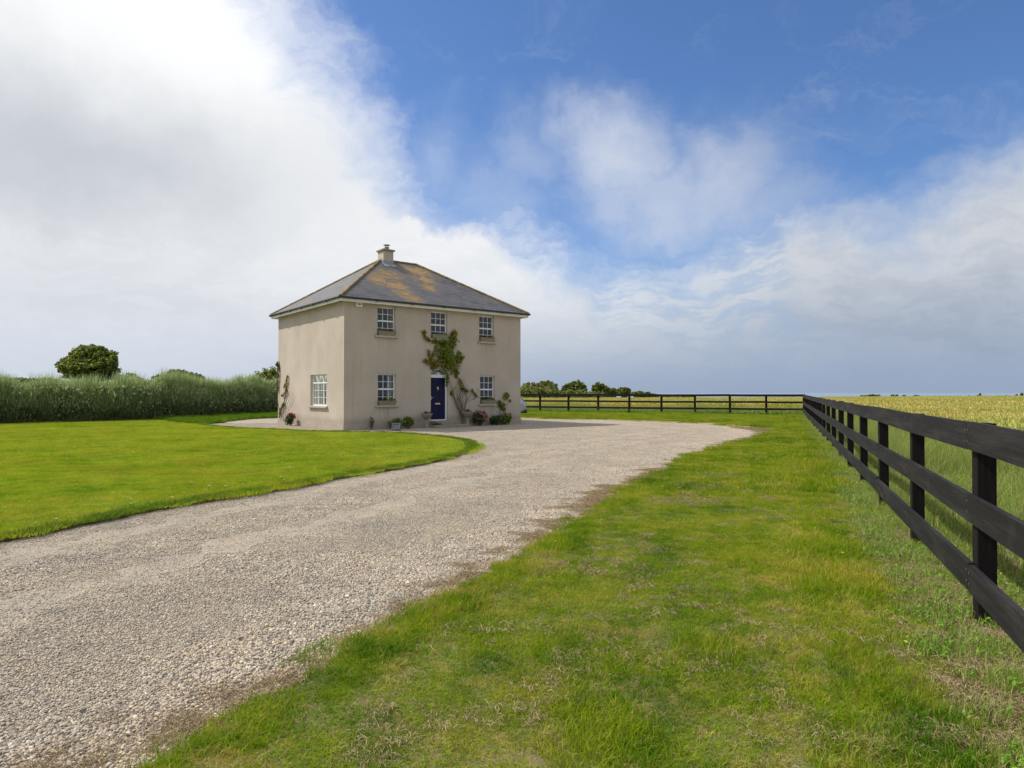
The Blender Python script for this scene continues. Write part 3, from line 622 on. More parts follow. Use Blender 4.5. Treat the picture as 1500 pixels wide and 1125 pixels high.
# weeds between fence and crop
M['weedleaf'] = leaf_mat('weed_leaf', (.08, .21, .012), (.22, .40, .03), (.02, (.5, .4, .1)), scale=2)
M['weedgrass'] = leaf_mat('wild_grass', (.13, .25, .02), (.36, .42, .08), (.2, (.48, .38, .2)), scale=1.5)
m, nt = mat('poppy_red'); finish(nt, princ(nt, (.6, .02, .015), .6)); M['poppy'] = m
def weed_patch(n, size, h0, h1, leafy, w=.004):
    P = np.stack([RNG.normal(0, size*.3, n), RNG.normal(0, size*.3, n), np.zeros(n)], 1)
    V, Fq = blades(P, RNG.uniform(h0, h1, n), RNG.uniform(w*.6, w*1.3, n), .7); mi = np.ones(len(Fq), int)
    Pl = np.stack([RNG.normal(0, size*.25, leafy), RNG.normal(0, size*.25, leafy), RNG.uniform(.02, h1*.5, leafy)], 1)
    V2, F2 = leaves(Pl, .017, .2, 1.8, N=(0, 0, 1.0)); mi = np.concatenate([mi, np.zeros(len(F2), int)])
    return np_mesh('weed_patch', np.concatenate([V, V2]), np.concatenate([Fq, F2+len(V)]), [M['weedleaf'], M['weedgrass']], mi=mi, link=False)
wp = [weed_patch(260, .7, .06, .22, 260), weed_patch(300, .7, .12, .42, 160), weed_patch(90, .6, .05, .15, 420), weed_patch(420, .8, .28, .72, 100)]
strip = [POST0-FD*5+FN*.25, POST0-FD*5+FN*4.6, COR+FN*4.6+BN*2.4, COR+BN*2.4+BD*28, COR+BD*28+BN*.1, COR+BN*.1+FN*.2]
gx, gy = grid_points(strip, .42, 2, 60, .5, 1.5); fd = (gx-POST0.x)*FN.x+(gy-POST0.y)*FN.y; bd = (gx-COR.x)*BN.x+(gy-COR.y)*BN.y
q = np.where(bd > -.3, .75, np.clip((fd-.1)/1.5, 0, 1)); k = RNG.uniform(0, 1, len(gx)) < (.85+.15*q); gx, gy, q, bd = gx[k], gy[k], q[k], bd[k]
nz = vnoise(gx, gy, .9, 50)
vi = np.where(bd > -.3, np.where(nz > .35, 2, 0), np.where(q < .45, np.where(nz > .6, 2, np.where(nz > .25, 1, 0)), np.where(nz > .45, 3, np.where(nz > .3, 1, 0))))
sc = np.where(bd > -.3, RNG.uniform(1.6, 3.0, len(gx)), RNG.uniform(.6, 1.1, len(gx)))
scatter('weeds', gx, gy, np.zeros(len(gx)), wp, sc, 'rough weeds and wild grasses between fence and crop', vi, 'weeds')
# weeds along the fence foot on the lawn side
tt = RNG.uniform(-3.5, 41, 1500); off = RNG.uniform(-.45, .5, 1500); X = POST0.x+FD.x*tt+FN.x*off; Y = POST0.y+FD.y*tt+FN.y*off; k = in_view(X, Y, 1.5)
fw = [weed_patch(220, .3, .03, .14, 30, .003), weed_patch(150, .25, .03, .10, 60, .003)]
scatter('fence_foot_weeds', X[k], Y[k], np.full(k.sum(), .03), fw, RNG.uniform(.5, 1.1, k.sum()), 'small weeds growing in bare soil at the foot of the fence', None, 'weeds')
M['bolt'] = simple('rusty_bolt', (.11, .07, .05), .6)
# ================================================================== FENCES
def make_fence(name, A, Dr, Nr, n, span, s0, rails, label, hpost, side, z0=lambda t: 0.0):
    """A first post; Dr direction; rails fixed on the -Nr*side face"""
    ang = math.atan2(Dr.y, Dr.x); root = empty(name, A, ang, label, 'fence')
    loc = lambda t: t*span
    pw = .15
    yr = side                                     # local y of rail side
    for i in range(n):
        mb = MB(); j = random.uniform(-.012, .012); hh = hpost+random.uniform(-.008, .008)
        mb.box((-.075, -.055, -.3), (.075, .055, hh)); o = mb.build('post', M['post'], root, bevel=.006)
        o.location = (loc(i)+j, 0, z0(i)); o.rotation_euler = (random.uniform(-.008, .008), random.uniform(-.012, .012), random.uniform(-.03, .03))
    for k, (za, zb) in enumerate(rails):
        i = -(k % 2)
        while i < n-1:
            a, b = max(i, 0), min(i+2, n-1)
            j0, j1, = random.uniform(-.012, .012), random.uniform(-.012, .012)
            mb = MB(); steps = 10; yb = yr*(.055+.003); yf = yr*(.055+.041); K = len(mb.v)
            xa, xb = loc(a)+(0.002 if a > 0 else -.08), loc(b)-(.002 if b < n-1 else -.08)
            for s_ in range(steps+1):
                t = s_/steps; x = xa+(xb-xa)*t-xa; zz_ = j0*(1-t)+j1*t-.008*math.sin(math.pi*t)*random.uniform(.6, 1.2)+z0(a)*(1-t)+z0(b)*t; wv = random.uniform(-.002, .002)
                mb.v += [(x, yb, za+zz_), (x, yf+wv, za+zz_), (x, yf+wv, zb+zz_), (x, yb, zb+zz_)]
            for s_ in range(steps):
                for q in range(4): mb.f.append((K+s_*4+q, K+s_*4+(q+1) % 4, K+s_*4+4+(q+1) % 4, K+s_*4+4+q)); mb.mi.append(0)
            mb.f.append((K, K+1, K+2, K+3)); mb.mi.append(0); e = K+steps*4; mb.f.append((e+3, e+2, e+1, e)); mb.mi.append(0)
            for q in range(a, b+1):
                for zf_ in (.3, .7):
                    zz_ = za+(zb-za)*zf_+j0*(1-(q-a)/max(1, b-a))+j1*(q-a)/max(1, b-a)+z0(q); xq = min(max(loc(q)+.03*(1 if q == a else -1 if q == b else 0), xa+.03), xb-.03)-xa
                    mb.box((xq-.008, min(yf, yf+yr*.004), zz_-.008), (xq+.008, max(yf, yf+yr*.004), zz_+.008), 1)
            o = mb.build('rail', [M['rail'], M['bolt']], root); o.location = (xa, 0, 0)
            i += 2
    return root
L = (COR-POST0).length; n_sp = 18; sp_ = L/n_sp
zr = lambda i: .05*max(0, (i-6)/14.)
make_fence('rail_fence', POST0-FD*sp_*2, FD, FN, n_sp+3, sp_, 0, [(1.20, 1.39), (.715, .90), (.235, .42)], 'long dark stained three rail timber fence running along the right of the verge', 1.385, 1, zr)
spb = (BK0-COR).length/8
make_fence('rail_fence', COR, BD, BN, 12, spb, 0, [(1.27, 1.43), (.80, .94), (.31, .45)], 'dark three rail timber fence crossing the back between house and field corner', 1.40, -1 if (Vector((-BD.y, BD.x, 0)).y > 0) else 1, lambda i: .05)
# ================================================================== HOUSE
ANG = math.atan2(U.y, U.x)
house = empty('house', C0, ANG, 'two storey cream rendered house with hipped slate roof and blue front door', 'house')
def fpt(px, py):          # pixel on the front wall plane -> (u, z)
    d = ray(px, py); o = Vector((0, 0, H)); nrm = -W; t = (C0-o).dot(nrm)/d.dot(nrm); p = o+d*t; return (p-C0).dot(U), p.z
def lpt(px, py):
    d = ray(px, py); o = Vector((0, 0, H)); nrm = -U; t = (C0-o).dot(nrm)/d.dot(nrm); p = o+d*t; return (p-C0).dot(W), p.z
def rect(x0, x1, yt, yb):
    u0, zt = fpt(x0, yt); u1, _ = fpt(x1, yt); _, zb = fpt((x0+x1)/2, yb); _, zt = fpt((x0+x1)/2, yt); return u0, u1, zb, zt
WIN = [('ul', 553.2, 578.6, 449.8, 492.8), ('um', 631.3, 655.3, 457.2, 497.0), ('ur', 701.8, 723.6, 461.8, 500.5), ('ll', 553.6, 579.4, 547.2, 594.2), ('lr', 703.0, 725.0, 550.3, 591.8)]
R = {k: list(rect(a, b, c, d)) for k, a, b, c, d in WIN}
for g in (('ul', 'um', 'ur'), ('ll', 'lr')):
    zb = sum(R[k][2] for k in g)/len(g); zt = sum(R[k][3] for k in g)/len(g)
    for k in g: R[k][2] = zb; R[k][3] = zt
wid = sum(R[k][1]-R[k][0] for k in R)/5
for k in R: c = (R[k][0]+R[k][1])/2; R[k][0] = c-wid/2; R[k][1] = c+wid/2
print('WINDOWS', {k: [round(x, 2) for x in v] for k, v in R.items()})
du0, dz0 = fpt(631, 616.5); du1, _ = fpt(656.2, 616.5); dz1 = fpt(642, 540)[1]; dzs = fpt(642, 549.5)[1]; dzh = fpt(642, 553.2)[1]
print('DOOR', du0, du1, dz0, dz1, dzs)
v0, lz1 = lpt(479, 548.0); v1, _ = lpt(454.8, 549); _, lz0 = lpt(467, 595)
print('LEFTWIN', v0, v1, lz0, lz1)
T = .30
def wall(mb, O, ax, nin, length, height, ops):
    """O origin, ax unit along, nin inward normal; ops: (a0,a1,z0,z1)"""
    xs = sorted({0, length, *[o[0] for o in ops], *[o[1] for o in ops]}); zs = sorted({0, height, *[o[2] for o in ops], *[o[3] for o in ops]})
    P = lambda a, d, z: O+ax*a+nin*d+Vector((0, 0, z))
    for x0, x1 in zip(xs[:-1], xs[1:]):
        for z0, z1 in zip(zs[:-1], zs[1:]):
            cx, cz = (x0+x1)/2, (z0+z1)/2
            if any(o[0] < cx < o[1] and o[2] < cz < o[3] for o in ops): continue
            mb.face([P(x0, 0, z0), P(x1, 0, z0), P(x1, 0, z1), P(x0, 0, z1)]); mb.face([P(x0, T, z0), P(x0, T, z1), P(x1, T, z1), P(x1, T, z0)], 1)
    for a0, a1, z0, z1 in ops:
        mb.face([P(a0, 0, z0), P(a0, T, z0), P(a0, T, z1), P(a0, 0, z1)]); mb.face([P(a1, 0, z0), P(a1, 0, z1), P(a1, T, z1), P(a1, T, z0)])
        mb.face([P(a0, 0, z1), P(a0, T, z1), P(a1, T, z1), P(a1, 0, z1)]); mb.face([P(a0, 0, z0), P(a1, 0, z0), P(a1, T, z0), P(a0, T, z0)])
X_, Y_ = Vector((1, 0, 0)), Vector((0, 1, 0)); O_ = Vector((0, 0, 0))
mb = MB()
door_op = (du0, du1, dz0, dz1)
wall(mb, O_, X_, Y_, HL, WH, [tuple(R[k]) for k in R]+[door_op])
wall(mb, O_, Y_, X_, HD, WH, [(v0, v1, lz0, lz1)])
back_ops = [(1.2, 2.3, .9, 2.1), (6.2, 7.9, .9, 2.15), (3.9, 5.0, .9, 2.1), (1.2, 2.2, 3.5, 4.6), (6.4, 7.4, 3.5, 4.6)]
right_ops = [(2.0, 3.9, .80, 2.2), (5.4, 6.4, .85, 2.1), (5.4, 6.4, 3.5, 4.6)]
wall(mb, Vector((0, HD, 0)), X_, -Y_, HL, WH, back_ops)
wall(mb, Vector((HL, 0, 0)), Y_, -X_, HD, WH, right_ops)
# arch spandrels over the door
uc = (du0+du1)/2; ra = (du1-du0)/2; N_ = 14
arc = [(uc-ra*math.cos(math.pi*i/N_), dzs+(dz1-dzs)*math.sin(math.pi*i/N_)) for i in range(N_+1)]
for (a, za), (b, zb) in zip(arc[:-1], arc[1:]):
    mb.face([(a, 0, za), (b, 0, zb), (b, 0, dz1), (a, 0, dz1)]); mb.face([(a, 0, za), (a, T, za), (b, T, zb), (b, 0, zb)])
    mb.face([(a, T, za), (a, T, dz1), (b, T, dz1), (b, T, zb)], 1)
mb.build('wall', [M['render'], M['inner']], house)
mb = MB(); mb.box((T, T, .02), (HL-T, HD-T, .12)); mb.box((T, T, 2.62), (HL-T, HD-T, 2.85), 1); mb.box((T, T, WH-.08), (HL-T, HD-T, WH-.02), 1)
mb.box((4.3, T, .12), (4.4, 3.2, 2.6), 1); mb.box((T, 4.2, .12), (6.0, 4.3, 2.6), 1); mb.box((T, 4.2, 2.86), (HL-T, 4.3, WH-.09), 1); mb.box((5.6, T, .12), (5.7, 3.4, 2.6), 1)
mb.build('interior', [M['innerfloor'], M['inner']], house)
mb = MB(); pz = .285; po = .022
mb.box((-po, -po, -.2), (du0-.02, T*.5, pz)); mb.box((du1+.02, -po, -.2), (HL+po, T*.5, pz)); mb.box((-po, T*.5+.001, -.2), (.1, HD+po, pz)); mb.box((HL-.1, T*.5+.001, -.2), (HL+po, HD+po, pz)); mb.box((.101, HD-.1, -.2), (HL-.101, HD+po, pz))
mb.build('plinth', M['plinth'], house)
# windows
def bars(mb, P, a0, a1, z0, z1, w, d0, d1):
    mb.box(P(a0, d0, z0), P(a1, d1, z1))
def fbox(mb, F_, a0, a1, d0, d1, z0, z1, mi=0):
    p, q = F_(a0, d0, z0), F_(a1, d1, z1)
    mb.box((min(p[0], q[0]), min(p[1], q[1]), min(p[2], q[2])), (max(p[0], q[0]), max(p[1], q[1]), max(p[2], q[2])), mi)
Ff = lambda a, d, z: (a, d, z); Fl = lambda a, d, z: (d, a, z); Fr = lambda a, d, z: (HL-d, a, z); Fb = lambda a, d, z: (a, HD-d, z)
def window(F_, a0, a1, z0, z1, style='sash', sill=True, curtain=None, cols=3):
    d0, d1 = .10, .16; w = .06; mb = MB()
    fbox(mb, F_, a0+.001, a1-.001, d0, d1, z0+.001, z0+w+.02); fbox(mb, F_, a0+.001, a1-.001, d0, d1, z1-w, z1-.001)
    fbox(mb, F_, a0+.001, a0+w, d0, d1, z0+w+.02, z1-w); fbox(mb, F_, a1-w, a1-.001, d0, d1, z0+w+.02, z1-w)
    A0, A1, Z0, Z1 = a0+w, a1-w, z0+w+.02, z1-w
    if style == 'sash':
        zm = (Z0+Z1)/2+.01; fbox(mb, F_, A0, A1, d0-.012, d1, zm-.035, zm+.035)
        for j in range(1, cols):
            a = A0+(A1-A0)*j/cols; fbox(mb, F_, a-.011, a+.011, d0+.012, d1-.012, Z0, zm-.035); fbox(mb, F_, a-.011, a+.011, d0+.008, d1-.012, zm+.035, Z1)
        for zz_ in ((Z0+zm-.035)/2, (zm+.035+Z1)/2): fbox(mb, F_, A0, A1, d0+.015, d1-.015, zz_-.011, zz_+.011)
    else:                                          # casement: three lights with fanlights over
        zt_ = Z1-(Z1-Z0)*.24
        for j in range(1, 3):
            a = A0+(A1-A0)*j/3; fbox(mb, F_, a-.032, a+.032, d0-.005, d1, Z0, Z1)
        fbox(mb, F_, A0, A1, d0-.007, d1, zt_-.035, zt_+.035)
        for j in range(3):
            b0 = A0+(A1-A0)*j/3+.03; b1 = A0+(A1-A0)*(j+1)/3-.03
            fbox(mb, F_, (b0+b1)/2-.011, (b0+b1)/2+.011, d0+.012, d1-.012, Z0, zt_-.035)
            for q in (1, 2): z_ = Z0+(zt_-.035-Z0)*q/3; fbox(mb, F_, b0, b1, d0+.015, d1-.015, z_-.01, z_+.01)
    fr = mb.build('window', M['white'], house)
    p = MB(); q = [F_(A0-.01, d1-.03, Z0-.01), F_(A1+.01, d1-.03, Z0-.01), F_(A1+.01, d1-.03, Z1+.01), F_(A0-.01, d1-.03, Z1+.01)]; p.face(q); p.build('pane', M['glass'], fr)
    if sill:
        s = MB(); fbox(s, F_, a0-.11, a1+.11, -.10, -.0015, z0-.075, z0+.012); fbox(s, F_, a0+.002, a1-.002, .0, d0+.02, z0-.02, z0+.010); s.build('sill', M['sill'], fr, bevel=.008)
    if curtain:
        for s0_, s1_ in curtain:
            c = MB(); n = 14
            for i in range(n):
                b0 = a0+(a1-a0)*(s0_+(s1_-s0_)*i/n); b1 = a0+(a1-a0)*(s0_+(s1_-s0_)*(i+1)/n); e0 = .27+.02*math.sin(i*1.9); e1 = .27+.02*math.sin((i+1)*1.9)
                c.face([F_(b0, e0, z0), F_(b1, e1, z0), F_(b1, e1, z1), F_(b0, e0, z1)])
            c.build('curtain', M['curtain'], fr)
    return fr
window(Ff, *R['ul'], curtain=[(.86, 1)]); window(Ff, *R['um']); window(Ff, *R['ur'], curtain=[(0, .1)])
window(Ff, *R['ll'], curtain=[(.66, 1.0)]); window(Ff, *R['lr'])
window(Fl, v0, v1, lz0, lz1, 'casement', curtain=[(0, .12), (.9, 1)])
for o in right_ops: window(Fr, *o, sill=True)
for o in back_ops: window(Fb, *o, sill=True)
# door
fr_ = MB(); w = .055; dd0, dd1 = .10, .17
fbox(fr_, Ff, du0+.001, du0+.03, dd0, dd1, dz0, dzs); fbox(fr_, Ff, du1-.085, du1-.001, dd0, dd1, dz0, dzs); fbox(fr_, Ff, du0+.03, du1-.085, dd0, dd1, dz0, dz0+.05)
fbox(fr_, Ff, du0+.001, du1-.001, dd0-.01, dd1, dzh, dzs+.03)
# fanlight bars
for i in range(1, 6):
    a = math.pi*i/6; ex, ez = uc-ra*math.cos(a), dzs+.03+(dz1-dzs-.03)*math.sin(a)
    fr_.tube([(uc, .13, dzs+.04), (ex, .13, ez)], .012, 4)
rim = [(uc-(ra-.02)*math.cos(math.pi*i/16), .125, dzs+.02+(dz1-dzs-.04)*math.sin(math.pi*i/16)) for i in range(17)]; fr_.tube(rim, .026, 6)
fr_.lathe([(0, -.02), (.07, -.02), (.07, .02), (0, .02)], 12, 0, Matrix.Translation((uc, .125, dzs+.05)) @ Matrix.Rotation(rad(90), 4, 'X'))
fr_.build('door_frame', M['white'], house)
p = MB(); p.face([(uc+(a-uc)*.98, .14, dzs+(z-dzs)*.98+.01) for a, z in arc]); p.build('fanlight', M['glass'], house)
d = MB(); a0, a1 = du0+.032, du1-.087; z0, z1 = dz0+.052, dzh-.002
d.box((a0, .125, z0), (a1, .165, z1))
pw_ = (a1-a0)
for c in (.27, .73):                                 # raised moulded panels
    for (q0, q1) in ((.08, .40), (.47, .92)):
        x0, x1 = a0+pw_*(c-.16), a0+pw_*(c+.16); y0, y1 = z0+(z1-z0)*q0, z0+(z1-z0)*q1
        for (b0, b1, e0, e1) in ((x0, x1, y0, y0+.02), (x0, x1, y1-.02, y1), (x0, x0+.02, y0+.02, y1-.02), (x1-.02, x1, y0+.02, y1-.02)): d.box((b0, .115, e0), (b1, .1249, e1))
        d.box((x0+.05, .118, y0+.05), (x1-.05, .1249, y1-.05))
door = d.build('door', M['door'], house, bevel=.003)
b = MB(); zk = fpt(642, 569.5)[1]; uk = (a0+a1)/2
b.lathe([(0, .03), (.035, .025), (.05, 0), (.035, -.004), (0, -.004)], 12, 0, Matrix.Translation((uk, .118, zk+.05)) @ Matrix.Rotation(rad(90), 4, 'X')); b.tube([(uk-.03, .10, zk+.05), (uk-.035, .09, zk-.03), (uk, .09, zk-.08), (uk+.035, .09, zk-.03), (uk+.03, .10, zk+.05)], .011, 6)
b.build('knocker', M['brass'], door)
b = MB(); zl = fpt(642, 591.5)[1]; b.box((uk-.13, .108, zl-.035), (uk+.13, .1245, zl+.035)); b.box((uk-.10, .102, zl-.014), (uk+.10, .1078, zl+.014)); b.build('letter_plate', M['brass'], door, bevel=.003)
b = MB(); zh = fpt(632, 582.5)[1]; b.box((a0+.03, .112, zh-.09), (a0+.07, .1245, zh+.07)); b.tube([(a0+.05, .12, zh), (a0+.05, .075, zh), (a0+.17, .072, zh)], .010, 6); b.build('handle', M['brass'], door)
s = MB(); s.box((du0-.25, -.95, -.05), (du1+.55, -.024, .13)); s.box((du0-.05, -.50, .131), (du1+.12, -.0241, dz0-.015)); s.build('step', M['stone'], house, bevel=.015)
# roof
OH = .31; EZ = WH+.13; cu, cv = HL/2, HD/2; RZ = 8.28; rl = 1.03
m, nt = mat('roof_slate'); uv = nt.node('ShaderNodeUVMap').outputs[0]
bt = nt.node('ShaderNodeTexBrick', {'Vector': uv, 'Scale': 1.0, 'Mortar Size': .006, 'Mortar Smooth': .2, 'Brick Width': .32, 'Row Height': .21, 'Color1': (.0, .0, .0, 1), 'Color2': (1, 1, 1, 1), 'Mortar': (.5, .5, .5, 1), 'Bias': 0.0}); bt.offset = .5
sv = nt.xyz(bt.outputs['Color'])[0]
c = nt.mix(sv, (.052, .055, .068), (.112, .110, .122)); c = nt.mix(nt.smooth(nt.noise(uv, 1.1, 5, .6), .35, .7), c, (.125, .112, .105))
c = nt.mix(nt.mul(bt.outputs['Fac'], .75), c, (.03, .03, .035))
ux, uy, _ = nt.xyz(uv)[0:3]
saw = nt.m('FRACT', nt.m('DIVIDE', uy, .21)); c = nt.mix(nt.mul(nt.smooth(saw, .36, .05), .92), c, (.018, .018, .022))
def rb(x, y, rx, ry):
    a = nt.m('DIVIDE', nt.sub(ux, x), rx); b = nt.m('DIVIDE', nt.sub(uy, y), ry); return nt.smooth(nt.m('SQRT', nt.add(nt.mul(a, a), nt.mul(b, b))), 1.45, .1)
slope_len = math.hypot(cv+OH, RZ-EZ); sn = (RZ-EZ)/slope_len; cs = (cv+OH)/slope_len
def rp(px, py):           # pixel on the front roof slope -> uv
    d = ray(px, py); nn = (W*(-sn)+Vector((0, 0, cs))); P0 = hw(0, -OH, EZ); t = (P0-Vector((0, 0, H))).dot(nn)/d.dot(nn); p = Vector((0, 0, H))+d*t
    return (p-C0).dot(U), ((p-P0).dot(W))/cs
mask = None
for px, py, rx, ry in ((553, 408, .8, 1.2), (572, 402, .9, 1.0), (580, 418, .9, .9), (592, 430, .8, .8), (606, 438, .7, .6), (600, 396, .8, .8), (615, 398, 1.0, .9), (622, 410, .9, .9), (628, 422, .6, .6)):
    q = rb(*rp(px, py), rx, ry); mask = q if mask is None else nt.m('MAXIMUM', mask, q)
ln = nt.noise(nt.vm('MULTIPLY', uv, (2.2, 4.5, 1)), 1, 7, .8, .3); speck = nt.noise(uv, 24, 3, .7)
lm = nt.smooth(nt.add(nt.add(nt.mul(mask, .60), nt.mul(nt.sub(ln, .5), 1.7)), nt.mul(nt.sub(speck, .5), 1.3)), .34, .62)
lm = nt.m('MAXIMUM', nt.mul(lm, nt.smooth(mask, .0, .25)), nt.mul(nt.smooth(nt.add(ln, nt.mul(speck, .3)), .80, .92), .5))
c = nt.mix(nt.mul(nt.smooth(mask, .0, .9), .55), c, (.135, .105, .07))
lm = nt.mul(lm, nt.smooth(nt.add(nt.mul(sv, .55), nt.mul(speck, .9)), .42, .80))
c = nt.mix(nt.mul(nt.mul(lm, .95), nt.smooth(saw, -.2, .5)), c, nt.mix(speck, (.28, .13, .02), (.50, .28, .035)))
hgt = nt.add(nt.mul(saw, -.5), nt.mul(nt.sub(1, bt.outputs['Fac']), .4))
finish(nt, princ(nt, c, .58, hgt, .8, .012)); M['slate'] = m
E = [Vector((-OH, -OH, EZ)), Vector((HL+OH, -OH, EZ)), Vector((HL+OH, HD+OH, EZ)), Vector((-OH, HD+OH, EZ))]
# hip ends: ridge along the front; equal overhang, gable ends slightly different pitch
Ra, Rb = Vector((cu-rl, cv, RZ)), Vector((cu+rl, cv, RZ))
mb = MB(); mb.uv = []
def slope(a, b, c_, d_=None, off=0):
    e = (b-a).normalized(); pts = [a, b, c_]+([d_] if d_ is not None else []); nrm = (b-a).cross(c_-a).normalized(); up = nrm.cross(e)
    mb.face(pts)
    o = a if off else Vector((0, -OH, EZ))
    for p in pts: mb.uv.append(((p-o).dot(e)+off, (p-o).dot(up)))
slope(E[0], E[1], Rb, Ra, 0); slope(E[1], E[2], Rb, None, 50); slope(E[2], E[3], Ra, Rb, 100); slope(E[3], E[0], Ra, None, 150)
roof = mb.build('roof', M['slate'], house)
mb = MB(); mb.face([e-Vector((0, 0, .02)) for e in E][::-1]); mb.face([(-OH+.03, -OH+.03, WH+.005), (-OH+.03, HD+OH-.03, WH+.005), (HL+OH-.03, HD+OH-.03, WH+.005), (HL+OH-.03, -OH+.03, WH+.005)])
g = .025
for a, b in (((-OH+g, -OH+g, WH-.065), (HL+OH-g, -OH+g+.02, EZ-.022)), ((-OH+g, HD+OH-g-.02, WH-.065), (HL+OH-g, HD+OH-g, EZ-.022)), ((-OH+g, -OH+g+.0205, WH-.065), (-OH+g+.02, HD+OH-g-.0205, EZ-.022)), ((HL+OH-g-.02, -OH+g+.0205, WH-.065), (HL+OH-g, HD+OH-g-.0205, EZ-.022))): mb.box(a, b)
mb.build('fascia', M['fascia'], house)
mb = MB(); r_ = .05; zc = EZ-.035
ring = [(-OH-.03, -OH-.03), (HL+OH+.03, -OH-.03), (HL+OH+.03, HD+OH+.03), (-OH-.03, HD+OH+.03)]
for i in range(4):
    a, b = ring[i], ring[(i+1) % 4]; mb.tube([(a[0], a[1], zc), (b[0], b[1], zc)], r_, 8)
    for k in range(1, 6): t = k/6; x, y = a[0]+(b[0]-a[0])*t, a[1]+(b[1]-a[1])*t; mb.box((x-.06, y-.06, zc-.062), (x+.06, y+.06, zc-.0))
mb.build('gutter', M['gutter'], house)
m, nt = mat('hip_tile'); o = nt.node('ShaderNodeTexCoord').outputs['Object']
c = nt.mix(nt.smooth(nt.noise(o, 3.5, 6, .75), .36, .6), (.12, .10, .10), (.36, .23, .04)); finish(nt, princ(nt, c, .85, nt.noise(o, 30, 3), .4, .01)); M['hip'] = m
mb = MB()
for a, b in ((E[0], Ra), (E[1], Rb), (E[2], Rb), (E[3], Ra), (Ra, Rb)):
    n = int((b-a).length/.42)
    for i in range(n):
        p, q = a.lerp(b, i/n), a.lerp(b, (i+1.04)/n); mb.tube([p+Vector((0, 0, .005)), q+Vector((0, 0, .02))], [.066, .058], 8)
mb.build('hip_tiles', M['hip'], roof)
# chimney
cx_, cy_ = cu-.80, cv-.10; cw, cd, ct = .275, .30, 8.70
mb = MB(); mb.box((cx_-cw, cy_-cd, 7.5), (cx_+cw, cy_+cd, ct)); ch = mb.build('chimney', M['render'], house)
mb = MB(); mb.box((cx_-cw-.07, cy_-cd-.07, ct+.001), (cx_+cw+.07, cy_+cd+.07, ct+.08)); mb.build('chimney_cap', M['stone'], ch, bevel=.01)
mb = MB(); Mt = Matrix.Translation((cx_+.06, cy_, 0)); mb.lathe([(.12, ct+.08), (.12, ct+.24), (.095, ct+.25), (.095, ct+.26), (0, ct+.26)], 16, 0, Mt)
for k in range(4): a = k*1.571+.4; mb.tube([(cx_+.06+.08*math.cos(a), cy_+.08*math.sin(a), ct+.25), (cx_+.06+.08*math.cos(a), cy_+.08*math.sin(a), ct+.36)], .008, 4)
mb.lathe([(0, ct+.40), (.17, ct+.355), (.17, ct+.34), (0, ct+.34)], 16, 0, Mt); mb.build('flue_cowl', M['steel'], ch, smooth=False)
mb = MB(); gz = lambda v: EZ+(min(v, 2*cv-v)+OH)*sn/cs
zf = gz(cy_-cd)
mb.box((cx_-cw-.012, cy_-cd-.012, zf-.1), (cx_+cw+.012, cy_-cd+.05, zf+.17))
for sx in (-1, 1):
    xx = cx_+sx*(cw+.006)
    mb.face([(xx, cy_-cd-.01, zf-.1), (xx, cy_, gz(cy_)-.1), (xx, cy_, gz(cy_)+.16), (xx, cy_-cd-.01, zf+.17)])
mb.face([(cx_-cw-.05, cy_-cd-.02, zf+.012), (cx_+cw+.05, cy_-cd-.02, zf+.012), (cx_+cw+.05, cy_-cd-.28, gz(cy_-cd-.28)+.014), (cx_-cw-.05, cy_-cd-.28, gz(cy_-cd-.28)+.014)])
mb.build('flashing', M['lead'], ch)
# alarm box
ua, za = fpt(525.3, 446.3); mb = MB(); mb.box((ua-.15, -.07, za-.10), (ua+.15, -.001, za+.10)); al = mb.build('alarm_box', M['white'], house, bevel=.015)
mb = MB(); mb.box((ua-.07, -.074, za-.025), (ua+.07, -.0705, za+.035)); mb.build('lamp_strip', M['lead'], al)
# ================================================================== THINGS AT THE HOUSE
def foliage(name, parent, P, size, m, up=.3, N=None, elong=1.6):
    V, Fq = leaves(np.asarray(P, float), size, up, elong, N); return np_mesh(name, V, Fq, m, parent)
def ell(n, c, r, hollow=.5):
    d = unit(RNG.normal(size=(n, 3))); q = (hollow+(1-hollow)*RNG.uniform(0, 1, n)**.6)[:, None]; return np.asarray(c)+d*q*np.asarray(r)
M['pot_green'] = leaf_mat('pot_plant_green', (.03, .07, .012), (.10, .17, .03), scale=5)
for nm, c_, dk, lt in (('pink', (.62, .03, .16), 0, 0), ('palepink', (.75, .22, .25), 0, 0), ('yel', (.75, .55, .05), 0, 0), ('whitef', (.8, .8, .72), 0, 0), ('redf', (.5, .03, .02), 0, 0), ('orange', (.7, .25, .06), 0, 0)):
    M[nm] = leaf_mat('petal_'+nm, tuple(x*.75 for x in c_), c_, scale=6)
BOX = {'ul': ('upper window left of the centre one, above the left ground floor window', 'weathered brown window trough on the sill of the upper window nearest the sunlit corner', 'redf'),
       'um': ('', 'weathered brown window trough on the sill of the upper window above the blue door', 'whitef'),
       'ur': ('', 'weathered brown window trough on the sill of the upper window farthest from the sunlit corner', 'redf'),
       'll': ('', 'brown window trough with yellow green plants on the ground floor sill left of the door', 'yel'),
       'lr': ('', 'weathered brown window trough on the ground floor sill right of the blue door', 'yel')}
